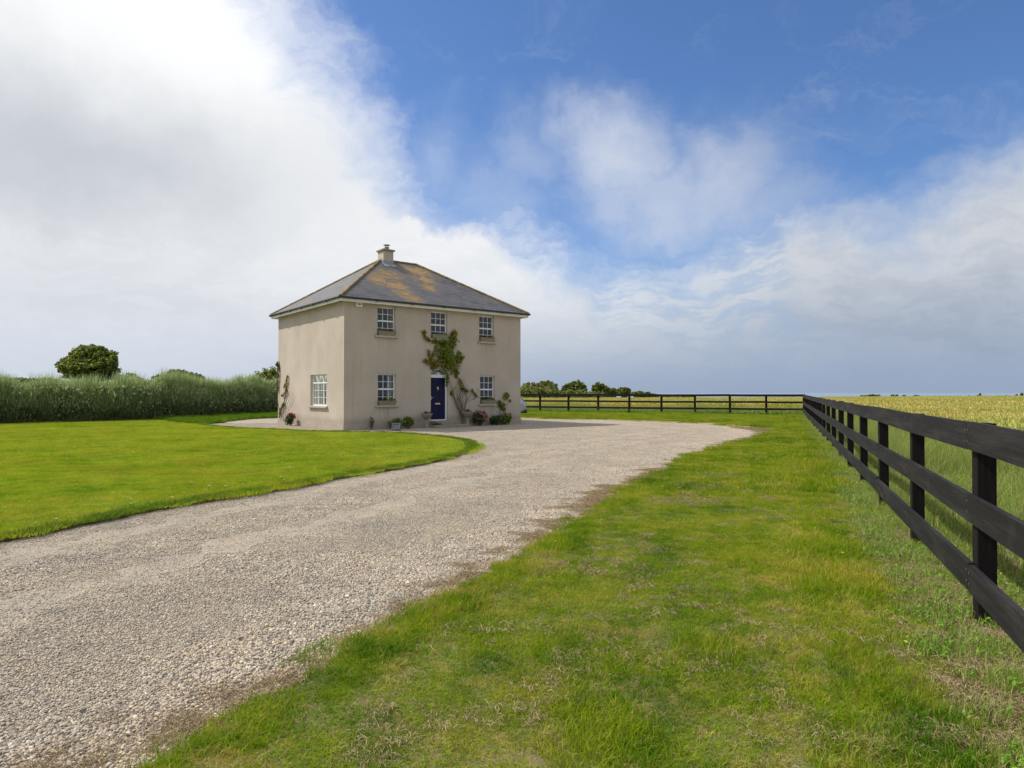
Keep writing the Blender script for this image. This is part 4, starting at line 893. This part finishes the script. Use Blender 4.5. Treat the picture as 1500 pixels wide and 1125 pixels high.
for k, (_, lab, fl) in BOX.items():
    a0, a1, z0, z1 = R[k]; c = (a0+a1)/2; hwid = (a1-a0)/2-.01
    r = empty('window_box', hw(c, -.03, z0+.014), ANG, lab, 'window box', 'troughs of plants on the window sills')
    mb = MB(); dpt, hh = .085, .19
    lo = [(-hwid+.05, -dpt+.02, 0), (hwid-.05, -dpt+.02, 0), (hwid-.05, dpt-.0, 0), (-hwid+.05, dpt-.0, 0)]; hi = [(-hwid, -dpt-.02, hh), (hwid, -dpt-.02, hh), (hwid, dpt+.02, hh), (-hwid, dpt+.02, hh)]
    for i in range(4): mb.face([lo[i], lo[(i+1) % 4], hi[(i+1) % 4], hi[i]])
    hi2 = [(x*.95, y*.8, hh) for x, y, _ in hi]; hi3 = [(x, y, hh-.03) for x, y, _ in hi2]
    for i in range(4): mb.face([hi[i], hi[(i+1) % 4], hi2[(i+1) % 4], hi2[i]]); mb.face([hi2[i], hi2[(i+1) % 4], hi3[(i+1) % 4], hi3[i]])
    mb.face(lo[::-1]); mb.face(hi3, 1)
    for i in range(4): # rim
        p, q = Vector(hi[i]), Vector(hi[(i+1) % 4]); mb.tube([p, q], .012, 5)
    mb.build('trough', [M['timberbox'], M['soil']], r)
    P = np.stack([RNG.uniform(-hwid*.9, hwid*.9, 150), RNG.uniform(-.06, .06, 150), hh+RNG.uniform(-.02, .10, 150)*(.4+.6*np.abs(np.sin(RNG.uniform(0, 6, 150))))], 1)
    foliage('foliage', r, P, .045, M['pot_green'], .6)
    P = np.stack([RNG.normal(hwid*.3, hwid*.25, 26), RNG.uniform(-.07, .05, 26), hh+RNG.uniform(.03, .11, 26)], 1); foliage('flowers', r, P, .035, M[fl], .2)
# floodlight
fp = G(580.5, 633.5); r = empty('floodlight', fp, rad(-8), 'small dark floodlight tilted on a bracket at the lawn edge before the house', 'floodlight')
M['blackmetal'] = simple('dark_metal', (.055, .07, .12), .4, .2, 8, .1); M['lampglass'] = simple('lamp_glass', (.06, .065, .075), .35, .1)
Mt = Matrix.Translation((0, 0, .23)) @ Matrix.Rotation(rad(-28), 4, 'X')
mb = MB(); mb.box((-.16, -.02, -.13), (.16, .09, .13), 0, Mt); mb.box((-.175, -.045, .095), (.175, -.021, .145), 0, Mt); mb.box((-.175, -.045, -.145), (.175, -.021, -.095), 0, Mt); mb.box((-.175, -.045, -.094), (-.13, -.021, .094), 0, Mt); mb.box((.13, -.045, -.094), (.175, -.021, .094), 0, Mt)
for i in range(5): mb.box((-.14+.06*i, .091, -.1), (-.12+.06*i, .125, .1), 0, Mt)
mb.build('housing', M['blackmetal'], r, bevel=.006)
mb = MB(); mb.box((-.129, -.03, -.094), (.129, -.0205, .094), 0, Mt); mb.build('glass', M['lampglass'], r)
mb = MB(); mb.tube([(-.185, 0, .23), (-.185, .02, .03), (-.10, .02, .012), (.10, .02, .012), (.185, .02, .03), (.185, 0, .23)], .011, 6); mb.tube([(.1, .02, .01), (.16, -.06, .006)], .01, 6); mb.build('bracket', M['steel'], r)
# urns
def urn(px, py, u_, lab, s=1):
    p = hw(u_, -.42, 0); r = empty('stone_urn', p, ANG, lab, 'urn')
    mb = MB(); mb.box((-.15, -.15, 0), (.15, .15, .07)); mb.lathe([(.11, .07), (.12, .10), (.07, .14), (.055, .30), (.06, .36), (.09, .40)], 16); mb.build('pedestal', M['stone'], r, bevel=.006)
    mb = MB(); mb.lathe([(.0, .40), (.10, .405), (.16, .45), (.22, .53), (.25, .60), (.26, .62), (.22, .63), (.20, .60), (.10, .56), (0, .55)], 20); b = mb.build('bowl', M['stone'], r, smooth=True)
    b.location.z = .0; r.scale = (s, s, s)
    foliage('foliage', r, ell(110, (0, 0, .64), (.2, .2, .08), .1), .05, M['dull'], .5); return r
M['dull'] = leaf_mat('dull_dry_leaf', (.09, .07, .035), (.16, .13, .06), scale=5)
urn(0, 0, fpt(619.5, 620)[0]-.05, 'weathered stone urn on a thin pedestal left of the blue door', 1.05)
urn(0, 0, fpt(679, 620)[0]-.05, 'weathered stone urn right of the door among bare climber stems', 1.12)
# climbers
M['ivy'] = leaf_mat('climber_leaf', (.06, .13, .010), (.22, .26, .03), (.14, (.38, .27, .03)), scale=1.6)
M['rust'] = leaf_mat('climber_rust_leaf', (.24, .11, .02), (.36, .27, .03), (.3, (.16, .22, .03)), scale=3)
M['stem'] = simple('brown_stem', (.15, .11, .08), .9, .3, 12, .4)
def wpt(px, py, off=.06): u_, z_ = fpt(px, py); return Vector((u_, -off, z_))
def climber(name, lab, strokes, stems, plane=wpt, flip=1, leaf=.085):
    root = empty(name, C0, ANG, lab, 'climbing plant'); P = {'ivy': [], 'rust': []}
    for mat_, n, pts in strokes:
        pts = [(Vector(plane(x, y, 0)), r*.034) for x, y, r in pts]
        seg = [(b[0]-a[0]).length+1e-4 for a, b in zip(pts[:-1], pts[1:])] or [1]
        for _ in range(n):
            if len(pts) == 1: c, rr_ = pts[0]
            else:
                i = random.choices(range(len(seg)), seg)[0]; t = random.random(); c = pts[i][0].lerp(pts[i+1][0], t); rr_ = pts[i][1]*(1-t)+pts[i+1][1]*t
            a = random.uniform(0, 6.28); q = min(rr_*abs(random.gauss(0, .68)), rr_*1.9)
            o_ = random.uniform(.03, .04+.22*math.exp(-(q/max(rr_, .01))**2)*min(1, rr_/.3)+.05)
            if flip: P[mat_].append((c.x+q*math.cos(a), -o_, c.z+q*math.sin(a)))
            else: P[mat_].append((-o_, c.y+q*math.cos(a), c.z+q*math.sin(a)))
    nn = (0, -1.3, .3) if flip else (-1.3, 0, .3)
    for k in P:
        if P[k]: foliage('foliage', root, P[k], leaf, M[k], -.4, nn, 1.3)
    mb = MB()
    for r0, pts in stems:
        pts = [Vector(plane(x, y, .04+random.uniform(0, .04))) for x, y in pts]; L_ = [pts[0]]
        for a, b in zip(pts[:-1], pts[1:]):
            for t in (.33, .66, 1): L_.append(a.lerp(b, t)+Vector((random.uniform(-.03, .03)*flip, 0, random.uniform(-.03, .03)))*(0 if t == 1 else 1))
        mb.tube(L_, [r0*(1-.75*i/len(L_)) for i in range(len(L_))], 5)
    mb.build('stems', M['stem'], root); return root
random.seed(5)
st = [('ivy', 2300, [(652, 506, 7), (652, 518, 9), (653, 528, 12), (660, 534, 10)]), ('ivy', 500, [(664, 494, 5), (660, 502, 6), (652, 510, 7)]), ('ivy', 110, [(667, 541, 3), (668, 553, 2.5)]), ('ivy', 160, [(643, 500, 4), (655, 502, 5)]), ('ivy', 200, [(668, 530, 5), (670, 524, 4), (672, 517, 2.5)]),
      ('ivy', 120, [(634, 498, 3), (640, 500, 3)]), ('rust', 90, [(620, 491, 3), (624, 497, 2.5), (630, 499, 2)]), ('rust', 70, [(620, 488, 2.5)]), ('rust', 130, [(664, 489, 4)]),
      ('rust', 200, [(630, 532, 4), (640, 533, 4), (633, 539, 2.5)]), ('rust', 80, [(621, 528, 2), (626, 531, 2.5)]), ('rust', 150, [(626, 513, 1.6), (628, 520, 1.8), (630, 527, 2), (633, 521, 1.2), (637, 513, 1.6), (638, 507, 1.2)]), ('ivy', 70, [(637, 529, 3), (632, 540, 2.2)]),
      ('rust', 60, [(672, 530, 2), (677, 524, 2), (679, 523, 1.5)]), ('ivy', 70, [(674, 568, 1.5), (680, 571, 2.2), (684, 573, 1.5)]), ('ivy', 70, [(654, 550, 2.5), (654, 564, 1.5)]), ('rust', 40, [(661, 573, 2), (661, 578, 2)]), ('rust', 50, [(690, 571, 1.5), (697, 581, 1)]), ('rust', 30, [(672, 556, 3), (676, 566, 3)])]
sm = [(.018, [(677, 621), (676, 610), (670, 596), (664, 580), (660, 562), (655, 548), (648, 536)]), (.014, [(676, 618), (678, 600), (683, 585), (680, 570), (672, 556), (664, 545), (656, 530)]), (.012, [(674, 615), (671, 598), (668, 580), (672, 566), (668, 550)]),
      (.010, [(676, 605), (667, 590), (662, 575), (658, 560), (652, 549)]), (.010, [(680, 600), (681, 590), (690, 585), (700, 581)]), (.010, [(671, 590), (676, 575), (686, 572), (690, 580)]), (.010, [(668, 586), (675, 578), (668, 566), (662, 570)]),
      (.010, [(683, 586), (689, 578), (684, 570), (677, 562)]), (.010, [(662, 575), (668, 562), (674, 558), (678, 566)]), (.02, [(654, 549), (648, 538), (640, 534), (630, 538), (622, 532)]), (.015, [(640, 534), (637, 522), (630, 514)]), (.015, [(660, 530), (668, 532), (676, 524)]),
      (.015, [(652, 512), (640, 502), (628, 497), (620, 489)]), (.012, [(692, 586), (697, 580), (700, 583), (702, 581)]), (.012, [(699, 570), (701, 576)]), (.010, [(670, 600), (664, 590), (660, 580)])]
for _ in range(20):
    x1, y1 = random.uniform(657, 684), random.uniform(548, 572); x0 = random.uniform(672, 680); mx_ = (x0+x1)/2+random.uniform(-7, 7)
    sm.append((random.uniform(.005, .009), [(x0, random.uniform(596, 612)), (mx_, random.uniform(578, 592)), (x1+random.uniform(-4, 4), (y1+580)/2), (x1, y1)]))
for _ in range(9): x1 = random.uniform(640, 675); y1 = random.uniform(500, 545); sm.append((.008, [(x1, y1), (x1+random.uniform(-8, 8), y1-7), (x1+random.uniform(-12, 12), y1-14)]))
climber('climbing_vine', 'green and rust leaved climber spreading over the blue door', st, sm)
climber('climbing_rose', 'small climber with dark leaf sprays right of the ground floor right window', [('ivy', 110, [(742, 578, 3.5), (738, 583, 2.5)]), ('ivy', 230, [(729, 590, 3.5), (735, 596, 4.5), (737, 600, 3)]), ('ivy', 25, [(746, 587, 1.5)])],
        [(.018, [(732, 618), (731, 606), (733, 597), (738, 586), (743, 578)]), (.014, [(741, 617), (740, 606), (737, 598)]), (.01, [(738, 598), (744, 590), (746, 586)])], leaf=.085)
def lp(px, py, off=.06): v_, z_ = lpt(px, py); return Vector((-off, v_, z_))
climber('wall_climber', 'thin yellowing climber on the sunlit side wall near its far corner', [('rust', 200, [(409, 530, 1.5), (409.5, 545, 2), (408.5, 560, 2), (407.5, 572, 1.5)]), ('ivy', 70, [(408, 534, 2.5)]), ('rust', 170, [(423, 548, 1), (422, 560, 1.8), (418, 566, 2), (422, 572, 2), (415, 580, 1.2)]), ('ivy', 90, [(418, 590, 1.2), (413, 600, 1.5), (411, 610, 1.5)])],
        [(.03, [(411, 612), (414, 598), (419, 584), (421, 568), (423, 550)]), (.02, [(411, 608), (409, 585), (409, 560), (410, 532)])], plane=lp, flip=0, leaf=.085)
climber('bare_shrub_stems', 'bare fan of thin stems trained on the sunlit side wall', [], [(.018, [(417, 617), (416.5, 605)]), (.012, [(416.5, 606), (421, 600), (427, 590), (431, 575)]), (.01, [(416.5, 606), (424, 602), (431, 592), (434, 580)]), (.01, [(416.5, 606), (419, 596), (423, 582), (426, 572)]), (.008, [(420, 600), (426, 584), (427, 566)])], plane=lp, flip=0)
# shrubs
def shrub(name, u_, d_, w_, h_, lab, cat, leafm, flowers=(), n=700, leaf=.05, wd=None, left=False):
    p = hw(u_, -d_) if not left else hw(-d_, u_)
    r = empty(name, p, ANG if not left else ANG+rad(90), lab, cat); wd = wd or w_*.6
    cl = [ell(n//4, (random.uniform(-.25, .25)*w_, random.uniform(-.2, .2)*wd, h_*random.uniform(.35, .6)), (w_*.32, wd*.4, h_*.42), .3) for _ in range(4)]
    P = np.concatenate(cl); P = P[P[:, 2] > .0]; foliage('foliage', r, P, leaf, leafm, .3)
    mb = MB()
    for i in range(7): a = random.uniform(0, 6.28); mb.tube([(0, 0, -.02), (.1*w_*math.cos(a), .1*wd*math.sin(a), h_*.3), (.3*w_*math.cos(a), .3*wd*math.sin(a), h_*.7)], [.012, .009, .004], 4)
    mb.build('stems', M['stem'], r)
    for m_, k, s_, per in flowers:
        F_ = []
        for _ in range(k):
            a = random.uniform(0, 6.28); c = Vector((math.cos(a)*w_*.38*random.uniform(.3, 1), -abs(math.sin(a))*wd*.42, h_*random.uniform(.45, .98))); F_.append(ell(per, c, (s_, s_, s_*.8), .7))
        foliage('flowers', r, np.concatenate(F_), s_*.62, M[m_], .1, None, 1.1)
    return r
M['dkleaf'] = leaf_mat('dark_shrub_leaf', (.02, .045, .012), (.07, .12, .025), scale=4); M['brleaf'] = leaf_mat('bright_shrub_leaf', (.05, .10, .012), (.15, .22, .03), (.12, (.40, .38, .04)), scale=4)
shrub('hydrangea_bush', lpt(437, 625)[0]+.1, .35, .72, .62, 'round bush with magenta flower heads against the sunlit side wall', 'shrub', M['dkleaf'], [('pink', 8, .075, 60)], left=True)
shrub('leafy_bush', fpt(571, 628)[0], .40, .72, .52, 'low light green bush left part of the pair behind the floodlight', 'shrub', M['brleaf'], [('yel', 5, .03, 12)])
shrub('leafy_bush', fpt(591, 627)[0], .42, .80, .62, 'rounded dark green bush with yellow flecks between floodlight and urn', 'shrub', M['brleaf'], [('yel', 16, .028, 10), ('palepink', 2, .04, 20)])
shrub('weedy_plant', fpt(541, 629)[0], .2, .35, .62, 'sparse dull weed growing at the front wall near the sunlit corner', 'plant', M['dull'], (), 120, .04)
shrub('weedy_plant', fpt(628, 624)[0]+.05, .55, .45, .28, 'low dull brown plant at the foot of the left urn beside the step', 'plant', M['dull'], (), 260, .04)
shrub('rose_bush', fpt(696, 621)[0], .45, 1.05, .78, 'dark bush with pink and orange blooms right of the door', 'rose bush', M['dkleaf'], [('palepink', 13, .055, 34), ('orange', 7, .05, 26), ('pink', 4, .06, 34)], 900)
shrub('border_plant', fpt(719, 620)[0], .42, .75, .50, 'low green leafy plant between the rose bush and the far corner plant', 'plant', M['dkleaf'], [('yel', 3, .02, 6)], 600, .06)
shrub('border_plant', fpt(733, 619)[0], .42, .85, .62, 'green leafy plant under the small climber near the far front corner', 'plant', M['brleaf'], [('yel', 4, .03, 8)], 700, .06)
r = shrub('flower_spike', fpt(722, 618)[0], .30, .16, .35, 'thin upright stalk with small white flowers under the right ground floor window', 'flower', M['dkleaf'], (), 60, .05)
mb = MB(); mb.tube([(0, 0, 0), (.01, 0, .5), (.0, -.02, .98)], .008, 5); mb.build('stalk', M['stem'], r)
foliage('flowers', r, np.concatenate([ell(9, (RNG.normal(0, .03), 0, z), (.04, .04, .03), .3) for z in np.arange(.5, 1.0, .05)]), .04, M['whitef'], .1)
# ================================================================== HEDGE AND TREES
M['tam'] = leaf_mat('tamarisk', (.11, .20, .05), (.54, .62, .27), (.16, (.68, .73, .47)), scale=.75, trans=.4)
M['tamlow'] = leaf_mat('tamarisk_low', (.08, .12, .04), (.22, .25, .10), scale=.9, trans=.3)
hedge = empty('hedge', HEDGE[3], 0, 'long feathery grey green hedge behind the left lawn', 'hedge')
hl = cr(HEDGE, .25); hl = [p-HEDGE[3] for p in hl]; nh = len(hl)
n = 170000; idx = RNG.integers(0, nh-1, n); base = np.array([tuple(p) for p in hl])[idx]; tpos = idx/nh
bump = vnoise(base[:, 0], base[:, 0]*.3, 1.7, 3); bump2 = vnoise(base[:, 0], base[:, 0]*.1, .6, 9)
top = (1.55+1.0*bump+.80*bump2)*(1+.10*np.clip((tpos-.6)/.4, 0, 1)); 
yy = RNG.uniform(0, 1, n)**2.2*1.8; hh = top*RNG.uniform(.0, 1, n)**.75*np.where(yy < .6, .80+.3*yy, 1)
lean_in = np.clip(hh/top, 0, 1); front_y = .30*lean_in**2+.9*(vnoise(base[:, 0]+hh*.5, hh*1.1, .75, 14)-.5)+.4*bump2-.1
P = base+np.stack([RNG.normal(0, .15, n), yy+front_y, hh-.25], 1); P[:, 2] = np.maximum(P[:, 2], .02)
gap = vnoise(base[:, 0]+.3*np.sin(hh*2), hh*.35, .55, 61); kp = (gap > .34) | (yy > .7) | (RNG.uniform(0, 1, n) < .12)
P, base, lean_in, bump2 = P[kp], base[kp], lean_in[kp], bump2[kp]; n = len(P)
dirs = np.stack([RNG.normal(.1, .6, n), RNG.normal(-.45, .6, n), np.zeros(n)], 1)
V, Fq = blades(P, RNG.uniform(.12, .42, n)*(.6+.55*lean_in), RNG.uniform(.016, .034, n), 1.0, dirs=dirs)
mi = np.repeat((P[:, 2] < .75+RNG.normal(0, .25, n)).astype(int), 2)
n3 = 9000; i3 = RNG.integers(0, nh-1, n3); b3 = np.array([tuple(p) for p in hl])[i3]; kk3 = vnoise(b3[:, 0]*1.0, b3[:, 0]*.2, .45, 23) > .45; b3 = b3[kk3]; n3 = len(b3)
t3 = 1.60+1.0*vnoise(b3[:, 0], b3[:, 0]*.3, 1.7, 3)+.80*vnoise(b3[:, 0], b3[:, 0]*.1, .6, 9)
V3_, F3_ = blades(b3+np.stack([RNG.normal(0, .12, n3), RNG.uniform(.1, 1.3, n3), t3-.35], 1), RNG.uniform(.35, .8, n3), RNG.uniform(.008, .018, n3), .35)
F3_ = F3_+len(V); V = np.concatenate([V, V3_]); Fq = np.concatenate([Fq, F3_]); mi = np.concatenate([mi, np.zeros(len(F3_), int)])
n2 = 60000; i2 = RNG.integers(0, nh-1, n2); b2 = np.array([tuple(p) for p in hl])[i2]; t2 = 1.75+.35*vnoise(b2[:, 0], b2[:, 0]*.3, 1.7, 3)
P2_ = b2+np.stack([RNG.normal(0, .15, n2), RNG.uniform(.25, 1.8, n2), t2*RNG.uniform(0, 1, n2)], 1); V2_, F2_ = leaves(P2_, .10, .5, 2.2)
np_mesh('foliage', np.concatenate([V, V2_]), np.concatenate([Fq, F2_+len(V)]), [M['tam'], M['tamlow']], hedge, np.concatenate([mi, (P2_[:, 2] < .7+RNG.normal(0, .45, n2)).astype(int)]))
mb = MB()
for i in range(0, nh-1, 2):
    for _ in range(2):
        p = hl[i]+Vector((random.uniform(-.2, .2), random.uniform(.2, 1.2), 0)); mb.tube([p+Vector((0, 0, -.05)), p+Vector((random.uniform(-.2, .2), random.uniform(-.2, .2), .8)), p+Vector((random.uniform(-.4, .4), random.uniform(-.4, .2), 1.7))], [.03, .02, .008], 4)
    if i % 3 == 0:                      # taller sprays above the top
        p = hl[i]+Vector((0, .9, 1.6)); mb.tube([p, p+Vector((random.uniform(-.25, .25), 0, random.uniform(.8, 1.3)))], [.01, .003], 3)
mb.build('stems', M['stem'], hedge)
def tree(name, base, blobs, n, leaf, mats, lab, group=None, trunk=.12, cat='tree', twigs=0, branch=True):
    """blobs: (dx,dy,dz,rx,ry,rz) crown lumps relative to base"""
    r = empty(name, base, 0, lab, cat, group); Ps = []
    vol = [b[3]*b[4]*b[5] for b in blobs]; tv = sum(vol)
    for b, v in zip(blobs, vol):
        k = max(60, int(n*v/tv)); nc = max(6, k//32)
        cs_ = ell(nc, b[:3], b[3:], .55)
        for c in cs_: Ps.append(ell(max(6, k//nc), c, np.array(b[3:])*RNG.uniform(.12, .30), .05))
    P = np.concatenate(Ps); P = P[P[:, 2] > .1]
    V, Fq = leaves(P, leaf, .2); k = len(P)
    np_mesh('crown', V, Fq, mats, r)
    mb = MB(); cz = max(b[2] for b in blobs)
    mb.tube([(0, 0, -.3), (.05, 0, cz*.4), (-.05, .05, cz*.8)], [trunk, trunk*.75, trunk*.4], 7)
    for b in blobs:
        mb.tube([(0, 0, cz*.3), (b[0]*.5, b[1]*.5, (cz*.3+b[2])/2), (b[0], b[1], b[2])], [trunk*.5, trunk*.35, trunk*.12], 5)
        for _ in range(twigs):
            e = ell(1, b[:3], np.array(b[3:])*1.12, .95)[0]; mb.tube([b[:3], tuple(e)], [trunk*.15, .01], 3)
    mb.build('trunk', M['bark'], r); return r
M['bark'] = simple('bark', (.10, .08, .06), .95, .3, 6, .5)
M['hawth'] = leaf_mat('hawthorn_leaf', (.06, .09, .022), (.22, .27, .04), (.12, (.45, .48, .07)), scale=.9, trans=.4)
M['bush1'] = leaf_mat('bush_leaf', (.09, .13, .035), (.26, .31, .07), (.08, (.42, .40, .10)), scale=.5, trans=.4)
M['olive'] = leaf_mat('olive_bush_leaf', (.14, .19, .05), (.34, .38, .10), (.12, (.48, .34, .15)), scale=.4, trans=.4)
def tb(px, Y): p = at(px, 575, Y); return Vector((p.x, p.y, 0))
def s(Y): return Y/960
Y0 = 46; k_ = s(Y0); bz = lambda py, Y: at(750, py, Y).z
B = []
for px, py, rx, ry in ((110, 533, 20, 14), (128, 522, 24, 17), (146, 526, 22, 18), (160, 537, 19, 14), (132, 538, 34, 12), (170, 549, 14, 10), (98, 536, 12, 10), (128, 548, 30, 12), (160, 552, 18, 10)):
    B.append(((px-133)*k_, random.uniform(-.5, .5), bz(py, Y0), rx*k_, rx*k_*.9, ry*k_))
tree('hawthorn_tree', tb(133, Y0), B, 34000, .10, M['hawth'], 'dark round topped wind bent tree rising above the left hedge', trunk=.2, twigs=7)
for px, Y, py, w_, h_, lab in ((262, 52, 551, 20, 13, 'small dark bush showing just above the hedge right of the round tree'), (284, 52, 554, 15, 9, 'low bush top just above the hedge beside the small dark one'), (192, 50, 556, 15, 9, 'low dark bush top just right of the round topped tree'), (230, 50, 556, 9, 11, 'thin twiggy sapling top above the hedge'), (396, 54, 556, 30, 22, 'green bushy tree partly hidden behind the sunlit corner of the house'), (20, 46, 560, 60, 9, 'low dark scrub just above the hedge at its near end')):
    k_ = s(Y); B = [((i-1)*w_*.45*k_, random.uniform(-.4, .4), bz(py+random.uniform(-1, 5), Y), w_*.6*k_, w_*.5*k_, h_*k_*random.uniform(.7, 1)) for i in range(3)]
    tree('field_bush', tb(px, Y), B, 6000, .10, M['hawth'] if px != 398 else M['olive'], lab, 'bushes showing above the left hedge', trunk=.08, twigs=3, cat='bush')
TR = [(778, 104, 558, 16, 'olive', 'olive brown bushy tree nearest the house corner'), (800, 106, 557, 15, 'hawth', 'wide dark tree second from the house in the far row'), (812, 104, 563, 9, 'bush1', 'low dark tree between the wide one and the broad pair'), (832, 106, 560, 10, 'bush1', 'left one of the two broad trees before the first gap'), (846, 105, 559.5, 12, 'hawth', 'right one of the two broad trees before the first gap'),
      (877, 107, 560.5, 12, 'hawth', 'tallest round dark tree standing right of the first gap'), (896, 108, 568, 7, 'bush1', 'small low tree leaning on the round dark tree'), (915, 110, 567.5, 8, 'hawth', 'small round tree standing alone between two gaps'), (936, 112, 572.5, 10, 'hawth', 'low wide tree second from the right end of the far row'), (948, 112, 573, 5, 'bush1', 'tiny low tree at the right end of the far row')]
for px, Y, yt, hwd, mm, lab in TR:
    yt += 1.0; hwd *= 1.12
    k_ = s(Y); zt = bz(yt, Y); zb = .8; mid = (zt+zb)/2-.1; B = []
    hwd *= 1.15
    for i in range(5):
        B.append((random.uniform(-.5, .5)*hwd*k_, random.uniform(-.6, .6), mid+random.uniform(-.3, .25)*(zt-zb), hwd*k_*random.uniform(.5, .7), hwd*k_*.5, (zt-zb)*random.uniform(.32, .45)))
    B.append((random.uniform(-.2, .2)*hwd*k_, 0, zt-(zt-zb)*.30, hwd*k_*.5, hwd*k_*.5, (zt-zb)*.30))
    tree('field_tree', tb(px, Y), B, 9000, .20, M[mm], lab, 'trees in the far row beyond the field', trunk=.14)
for px, Y, yt, hwd, lab in ((788, 99, 567, 26, 'broad olive green scrub in front of the far trees by the house'), (826, 99, 572, 26, 'brownish low scrub under the middle of the far tree row'), (864, 102, 574, 20, 'low scrub in the first gap of the far tree row')):
    k_ = s(Y); zt = bz(yt, Y); B = [((i-2)*hwd*.38*k_, random.uniform(-.5, .5), zt*.55, hwd*.36*k_, 1.0, zt*.45) for i in range(5)]
    tree('scrub_bush', tb(px, Y), B, 9000, .16, M['olive'], lab, 'low scrub before the far trees', trunk=.06, cat='bush')
FT = [(960, 150, 576.5, 8), (985, 170, 578.2, 16), (1008, 170, 578.5, 10), (1279, 230, 575.8, 9), (1266, 235, 578.2, 6), (1311, 240, 577.2, 8), (1324, 240, 577.8, 8), (1343, 245, 578.6, 5), (1373, 240, 577.8, 6), (1384, 240, 578.8, 8), (1402, 245, 578.6, 10), (1424, 245, 578.2, 10), (1440, 245, 577.2, 10), (1458, 245, 576.8, 10), (1474, 245, 575.6, 10), (1490, 245, 575.2, 12), (1512, 245, 575, 14), (1540, 250, 575.5, 14)]
names = ['tiny', 'low', 'faint']
for i, (px, Y, yt, hwd) in enumerate(FT):
    k_ = s(Y); zt = bz(yt, Y); p = tb(px, Y); p.z = land_z(p.x, p.y); h_ = zt-p.z
    B = [(random.uniform(-.6, .6)*hwd*k_, 0, h_*random.uniform(.6, .78), hwd*k_*.55, hwd*k_*.4, h_*.22) for _ in range(4)]
    if px < 1020: lab = 'low far tree just over the field edge between the far row and the fence corner'
    elif px < 1300: lab = 'dark far tree clump on the field horizon nearest to the fence corner'
    elif px < 1360: lab = 'low far tree in the middle clumps on the field horizon right of the fence corner'
    else: lab = 'low far tree in the long band on the field horizon at the far right'
    tree('horizon_tree', p, B, 1500, .4, M['bush1'], lab, 'trees on the horizon beyond the field, '+lab.split(' ')[-1], trunk=.2)
# ================================================================== CAR
car = empty('parked_car', (-1.18, 45.2, 0), rad(4), 'silver car parked behind the house with only its end showing', 'car')
m, nt = mat('silver_paint'); finish(nt, princ(nt, (.42, .45, .50), .3, Metallic=.5, Coat_Weight=.5)); M['silver'] = m
M['tyre'] = simple('tyre_rubber', (.02, .02, .02), .85); m, nt = mat('car_glass'); finish(nt, princ(nt, (.015, .02, .025), .06)); M['carglass'] = m
M['lampred'] = simple('red_lamp', (.35, .01, .01), .2); M['bumper'] = simple('dark_bumper', (.03, .03, .033), .6)
def section(x, hw_, z0, zs, z1, rw): return [(x, -hw_*.93, z0), (x, -hw_, z0+.18), (x, -hw_, zs), (x, -rw, z1-.05), (x, -rw*.8, z1), (x, rw*.8, z1), (x, rw, z1-.05), (x, hw_, zs), (x, hw_, z0+.18), (x, hw_*.93, z0)]
S_ = [section(2.08, .72, .42, .60, .72, .66), section(2.12-.02, .74, .34, .66, .88, .70), section(2.0, .80, .25, .74, .98, .74), section(1.80, .84, .22, .86, 1.22, .70), section(1.55, .86, .22, .90, 1.42, .64), section(.9, .87, .2, .90, 1.48, .64), section(0, .87, .2, .90, 1.48, .64), section(-.55, .87, .2, .90, 1.40, .62), section(-1.15, .86, .2, .88, .98, .72), section(-1.75, .82, .22, .78, .86, .70), section(-2.0, .74, .28, .62, .70, .62)]
mb = MB(); K = 10
for q in S_[::-1]: mb.v += q
for i in range(len(S_)-1):
    for j in range(K): mb.f.append((i*K+j, i*K+(j+1) % K, (i+1)*K+(j+1) % K, (i+1)*K+j)); mb.mi.append(0)
mb.f.append(tuple(range(K))[::-1]); mb.mi.append(0); mb.f.append(tuple((len(S_)-1)*K+j for j in range(K))); mb.mi.append(0)
mb.build('body', M['silver'], car, bevel=.03)
for sgn in (-1, 1):
    mb = MB(); mb.face([(1.60, sgn*.845, .95), (-.95, sgn*.855, .95), (-.50, sgn*.69, 1.33), (1.42, sgn*.70, 1.35)][::sgn]); mb.build('side_window', M['carglass'], car)
    for xx in (1.30, -1.30):
        Mt = Matrix.Translation((xx, sgn*.80, .31)) @ Matrix.Rotation(rad(90), 4, 'X'); mb = MB(); mb.lathe([(.20, -.10), (.29, -.10), (.31, -.07), (.31, .07), (.29, .10), (.20, .10)], 24, 0, Mt)
        wh = mb.build('wheel', M['tyre'], car); mb = MB(); mb.lathe([(0, -.07), (.20, -.085), (.20, .085), (0, .07)], 16, 0, Mt); mb.build('rim', M['silver'], wh)
    mb = MB(); mb.box((2.02, sgn*.60-.10, .70), (2.115, sgn*.60+.10, .92)); mb.build('tail_light', M['lampred'], car)
mb = MB(); mb.face([(2.045, -.62, .99), (2.045, .62, .99), (1.64, .56, 1.40), (1.64, -.56, 1.40)]); mb.build('rear_window', M['carglass'], car)
mb = MB(); mb.box((1.7, -.80, .20), (2.16, .80, .46)); mb.build('bumper', M['bumper'], car, bevel=.05)
print('OBJECTS', len(scene.objects))
